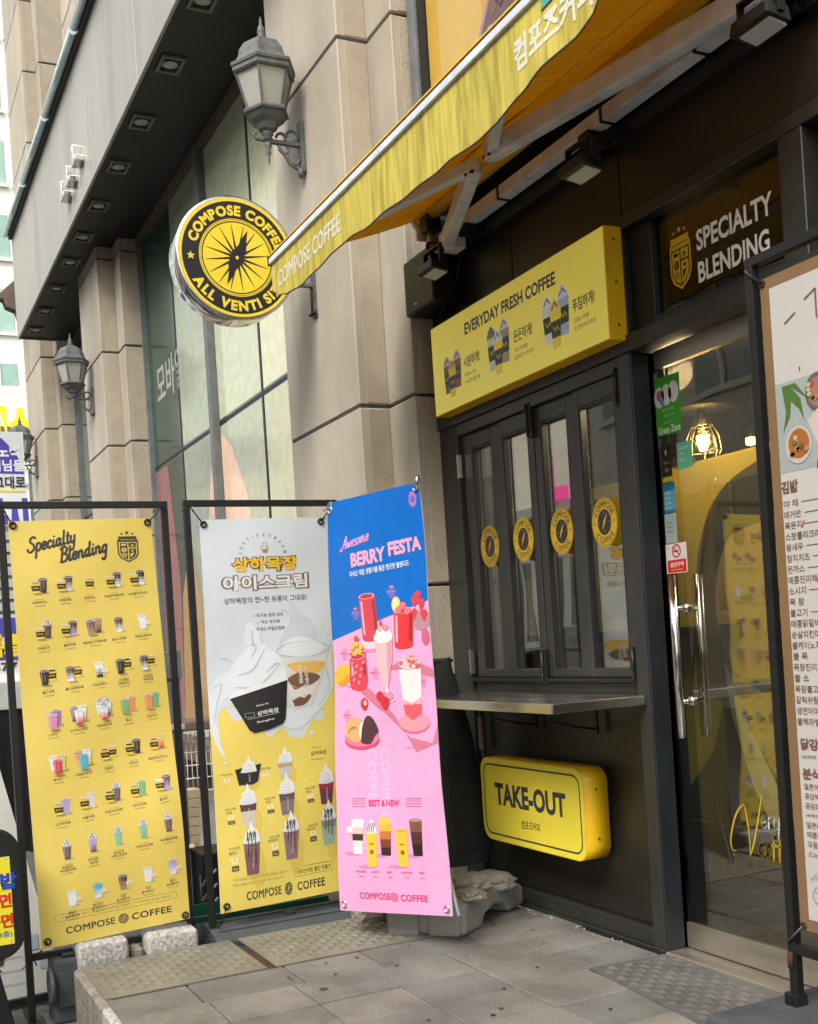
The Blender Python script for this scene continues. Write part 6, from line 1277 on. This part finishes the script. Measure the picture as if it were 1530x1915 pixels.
part('sheet', MB().box(MX0, MX1, -.458, -.452, MZ0, MZ1), K['signbrown'], mn); b4.build('menu_print', lambda u, v, o: (u, -.4587-o, v), K['print'], mn)
for x, z, x2, z2 in ((MX0+.01, MZ1-.012, PX0+.014, MZ1+.028), (MX0+.012, MZ0+.012, PX0+.014, .375)):
    p = Vector((x, -.461, z)); part('tie', MB().tube([p, (x2, -.475, z2), (x2-.002, -.478, z2+.01)], .005, 6), K['black'], mn); part('eyelet', MB().tube([p+Vector((.009*math.cos(2*PI*k/12), 0, .009*math.sin(2*PI*k/12))) for k in range(13)], .003, 6, False), K['rust'], mn)
part('clip', MB().cyl((PX0+.014, -.475, .30), (PX0+.014, -.475, .345), .008, 8), K['rust'], mn)
b_ = MB().hexa([(-2.60, -.76, 0), (-1.6, -.76, 0), (-1.6, -.20, 0), (-2.60, -.20, 0)], [(-2.53, -.71, .19), (-1.64, -.71, .19), (-1.64, -.24, .19), (-2.53, -.24, .19)])
part('weight_base', b_, K['rubber'], mn, .02, seg=3); part('stem_socket', MB().box(-2.462, -2.416, -.480, -.432, .185, .225), K['black'], mn, .006)

# ============================================================ BACKGROUND
def building(label, x0, x1, y0, y1, h, wall, gl, nx, nz, face, bands=False, frac=.62, z0=3.2, cat='building'):
    """face: 'x' windows look to +X, 'y' windows look to +Y"""
    t = thing('building', label, cat, ((x0+x1)/2, (y0+y1)/2, -.25))
    part('wall', MB().box(x0, x1, y0, y1, -.25, h), wall, t)
    part('parapet', MB().box(x0-.1, x1+.1, y0-.1, y1+.1, h+.001, h+.5), wall, t)
    n = nx; W = (y1-y0) if face == 'x' else (x1-x0); dz = (h-z0)/nz
    for j in range(nz):
        for i in range(n):
            a = (i+.5-frac/2)/n*W; b = (i+.5+frac/2)/n*W; za, zb = z0+dz*(j+.22), z0+dz*(j+.80)
            if face == 'x': g = MB().box(x1-.02, x1+.03, y0+a, y0+b, za, zb); f = MB().box(x1-.02, x1+.10, y0+a-.08, y0+b+.08, za-.12, za-.001); br = MB().box(x1-.0, x1+.07, y0+(a+b)/2-.03, y0+(a+b)/2+.03, za, zb)
            else: g = MB().box(x0+a, x0+b, y1-.02, y1+.03, za, zb); f = MB().box(x0+a-.08, x0+b+.08, y1-.02, y1+.10, za-.12, za-.001); br = MB().box(x0+(a+b)/2-.03, x0+(a+b)/2+.03, y1, y1+.07, za, zb)
            w_ = part('window', g, gl, t); part('sill', f, wall, w_); part('mullion', br, wall, w_)
    return t
building('white office tower with pale green window bands beyond the end of the street', -52, -42, -9, 12, 34, K['farwhite'], K['fargreen'], 14, 12, 'x', frac=.80, z0=2)
building('pale cream block on the far side of the street, seen only in reflections', -34, -22.5, -19, -10.8, 8, K['opp'], K['oppglass'], 5, 2, 'y')
building('unseen low white row added between the two blocks across the street', -22.4, -19.0, -14, -10.8, 3.6, K['farwhite'], K['oppglass'], 3, 1, 'y', z0=.4)  # low gap invented so the middle window leaves reflect bright sky
building('dim shop row across the street, seen only in reflections', -18.9, 7, -17, -10.8, 8.5, K['opp'], K['oppglass'], 10, 2, 'y', z0=.6)
ps_ = thing('pink_sign', 'pink letter sign on the building across the street, mirrored in the window', 'sign', (-20, -10.7, 3.6))
part('letter', MB().box(-20.6, -20.3, -10.78, -10.6, 3.3, 5.2), emis('pink_letter', (.70, .06, .26), .8), ps_); part('letter', MB().box(-20.3, -19.9, -10.78, -10.6, 4.1, 4.4), bpy.data.materials['pink_letter'], ps_); part('letter', MB().box(-19.6, -19.3, -10.78, -10.6, 2.9, 5.2), bpy.data.materials['pink_letter'], ps_)
# shop signs and street banners at the far left
fs = thing('far_shop_sign', 'yellow lettered shop sign on the white building at the far left', 'sign', (-36, 1, 8)) 
cv = Cv(); cv.rect(-3, 7.6, 3.2, 9.9, (.16, .15, .15), 1); cv.rect(-3, 8.65, 3.2, 9.9, (.80, .80, .74), 2); cv.text('가예식', 1.15, 8.70, 1.15, 2.9, (.90, .80, .01), 3, .05)
cv.rect(-3, 7.35, 3.2, 7.58, (.85, .85, .82), 1)
part('sign_panel', MB().box(-36.06, -36.01, -3, 3.2, 7.3, 9.9), K['farwhite'], fs); cv.build('sign_print', lambda u, v, o: (-36.0+o*20, u, v), K['print'], fs)
part('post', MB().box(-36.2, -36.07, 2.2, 2.4, -.25, 8), K['pole'], fs)
sb = thing('street_banner', 'blue and white hanging street banner with Korean lettering behind the farthest lantern', 'banner', (-14, -1.2, 2.4))
VIO = (.075, .06, .42)
cv = Cv(); cv.rect(-2.1, 2.05, -.905, 4.10, (.70, .72, .76), 0)
cv.poly([(-2.1, 3.62), (-.915, 3.60), (-1.0, 3.86), (-1.15, 4.02), (-1.35, 4.10), (-2.1, 4.10)], VIO, 1)
cv.text('노력,', -1.06, 3.86, .17, .32, (.75, .78, .82), 2, .04); cv.text('고객님들', -1.17, 3.70, .14, .52, (.75, .78, .82), 2, .03); cv.text('그대로', -1.09, 3.50, .15, .36, (.04, .04, .05), 2, .03)
cv.line([(-2.0, 3.41), (-.93, 3.40)], .03, (.80, .70, .10), 2); cv.text('다시', -1.16, 3.02, .58, .52, VIO, 2, .07); cv.text('오픈', -1.16, 2.40, .45, .5, VIO, 2, .07)
part('cloth', MB().grid(lambda a, b: (-14.0+.03*math.sin(6*b), -2.1+1.195*a, 2.05+2.05*b), 6, 12), K['bannerback'], sb); cv.build('banner_print', lambda u, v, o: (-13.994+.03*math.sin(6*(v-2.05)/2.05)+o*6, u, v), K['print'], sb, cut=(-2.1, -.905, 6, 2.05, 4.10, 12))
sh2 = thing('far_stall', 'grey shutter stall with a purple and yellow sheet at the far left', 'stall', (-10, -2.0, -.25))
part('shutter', MB().box(-10.05, -10, -2.8, -1.40, 1.55, 2.5), K['pole'], sh2)
for k in range(9): part('shutter_slat', MB().box(-10.0, -9.985, -2.8, -1.40, 1.58+.10*k, 1.65+.10*k), K['greywall'], sh2)
cv = Cv(); cv.rect(-2.8, 1.25, -1.50, 1.72, (.70, .70, .74), 0); cv.rect(-2.8, 1.56, -1.50, 1.72, VIO, 1); cv.text('특별', -1.72, 1.49, .20, .34, (.80, .62, .03), 3, .06); cv.text('1577', -1.74, 1.31, .07, .25, (.05, .05, .05), 3, .03); cv.line([(-1.9, 1.40), (-1.52, 1.38)], .05, VIO, 2)
part('sheet_panel', MB().box(-9.98, -9.96, -2.8, -1.50, 1.25, 1.72), K['ad'], sh2); cv.build('sheet_print', lambda u, v, o: (-9.957+o*3, u, v), K['print'], sh2)
part('counter', MB().box(-10.2, -9.9, -2.9, -1.42, .95, 1.18), K['greywall'], sh2, .01); part('counter_base', MB().box(-10.1, -9.95, -2.9, -1.6, -.25, .949), K['black'], sh2, .01)
part('leg', MB().box(-9.9, -9.86, -1.62, -1.58, -.25, .95), K['black'], sh2); part('leg', MB().box(-9.9, -9.86, -1.85, -1.81, -.25, .95), K['black'], sh2)
eb = thing('old_eave', 'small brown ragged roof edge peeping out behind the canopy end', 'roof', (-17.2, -.6, 6.4))
part('eave_sheet', MB().prism([(-.80, 6.62), (-.36, 7.05), (-.30, 6.25), (-.42, 6.30), (-.47, 6.50), (-.60, 6.55), (-.64, 6.66)], lambda a, b, d: (d, a, b), -17.3, -17.1), K['brown'], eb, .01)
# grey pole with ties, bin, mesh, stacked chrome stools between the banners
gp = thing('utility_pole', 'square grey painted steel post between the two left banners', 'post', (-6.2, -1.29, -.25))
part('shaft', MB().box(-6.24, -6.12, -1.335, -1.235, -.25, 1.325), K['pole'], gp, .006); part('cap_box', MB().box(-6.26, -6.11, -1.36, -1.225, 1.18, 1.335), K['pole'], gp, .008); part('clamp', MB().box(-6.25, -6.11, -1.345, -1.225, .90, .93), K['greywall'], gp, .004)
part('cable_tie', MB().box(-6.25, -6.105, -1.345, -1.215, .245, .262), K['white'], gp, .003)
part('arrow_mark', MB().prism([(-1.30, .705), (-1.25, .705), (-1.275, .685)], lambda a, b, d: (d, a, b), -6.12, -6.117), K['led'], gp)
part('side_pipe', MB().tube([(-6.30, -1.21, -.25), (-6.30, -1.21, .72)], .022, 12), K['pole'], gp)
mc = thing('wire_basket', 'white wire mesh basket under the window ledge behind the banners', 'basket', (-8.2, -.6, .3))
for k in range(20):
    y = -1.20+.032*k; part('wire', MB().cyl((-7.2, y, .40), (-7.2, y, .80), .0035, 5), K['white'], mc)
for k in range(5): part('wire', MB().cyl((-7.2, -1.20, .42+.085*k), (-7.2, -.59, .42+.085*k), .005, 5), K['white'], mc)
part('grey_sheet', MB().box(-7.32, -7.28, -1.35, -.5, -.25, .40), K['greywall'], mc); part('brown_lid', MB().box(-7.5, -7.1, -1.3, -.5, .82, .88), K['brown'], mc, .01)
bl = thing('blue_tarp', 'blue plastic sheet behind the grey post', 'tarp', (-6.6, -1.2, -.1)); part('sheet', MB().grid(lambda a, b: (-6.62+.02*math.sin(9*b), -1.24+.10*a*(1.2-b), -.1+.55*b), 6, 12), K['blue'], bl, thick=.004)
cbx = thing('cardboard_stack', 'stack of cardboard pieces behind the black banner uprights', 'cardboard', (-6.7, -1.08, .1))
for k in range(7): part('board', MB().box(-6.74, -6.62, -1.17+.01*(k % 2), -1.05+.004*k, .12+.055*k, .172+.055*k), K['cardboard'], cbx, .003)
random.seed(9)
for k in range(5):
    y = -1.22+.13*k; x = -5.85-.06*(k % 2); z = -.22+.06*(k % 3)
    t = thing('chrome_rack', ['chrome wire rack leaning behind the banner frames, nearest the grey post', 'second chrome wire rack leaning between the two banner frames', 'chrome wire rack leaning behind the right frame upright', 'chrome wire rack leaning behind the lower ice cream banner', 'chrome wire rack farthest right behind the ice cream banner'][k], 'wire rack', (x, y, z), 'chrome racks behind the banners')
    for j in range(5): part('rod', MB().tube([(x, y-.040, z+.00+.075*j), (x+.01, y+.0, z+.045+.075*j), (x, y+.045, z+.078+.075*j)], .0085, 6), K['chrome'], t)
    part('side_rail', MB().tube([(x-.012, y-.04, z), (x-.012, y-.04, z+.36)], .006, 6), K['black'], t)
dkb = thing('dark_backing', 'dark backing added behind the chrome racks between the banners', 'box', (-6.2, -.9, -.25)); part('body', MB().box(-6.3, -6.0, -1.215, -.55, -.25, .22), K['black'], dkb, .01)  # black backing added to darken the view behind the racks
dk = thing('dark_cabinet', 'dark cabinet below the shop window behind the banners', 'cabinet', (-7, -.3, -.25)); part('body', MB().box(-9.0, -6.6, -.50, -.13, -.25, .22), K['black'], dk, .01)

# the helper text objects are no longer needed
for o in (_ko, _tf[1]): bpy.data.objects.remove(o)
for c in (_kc, _tf[0]): bpy.data.curves.remove(c)
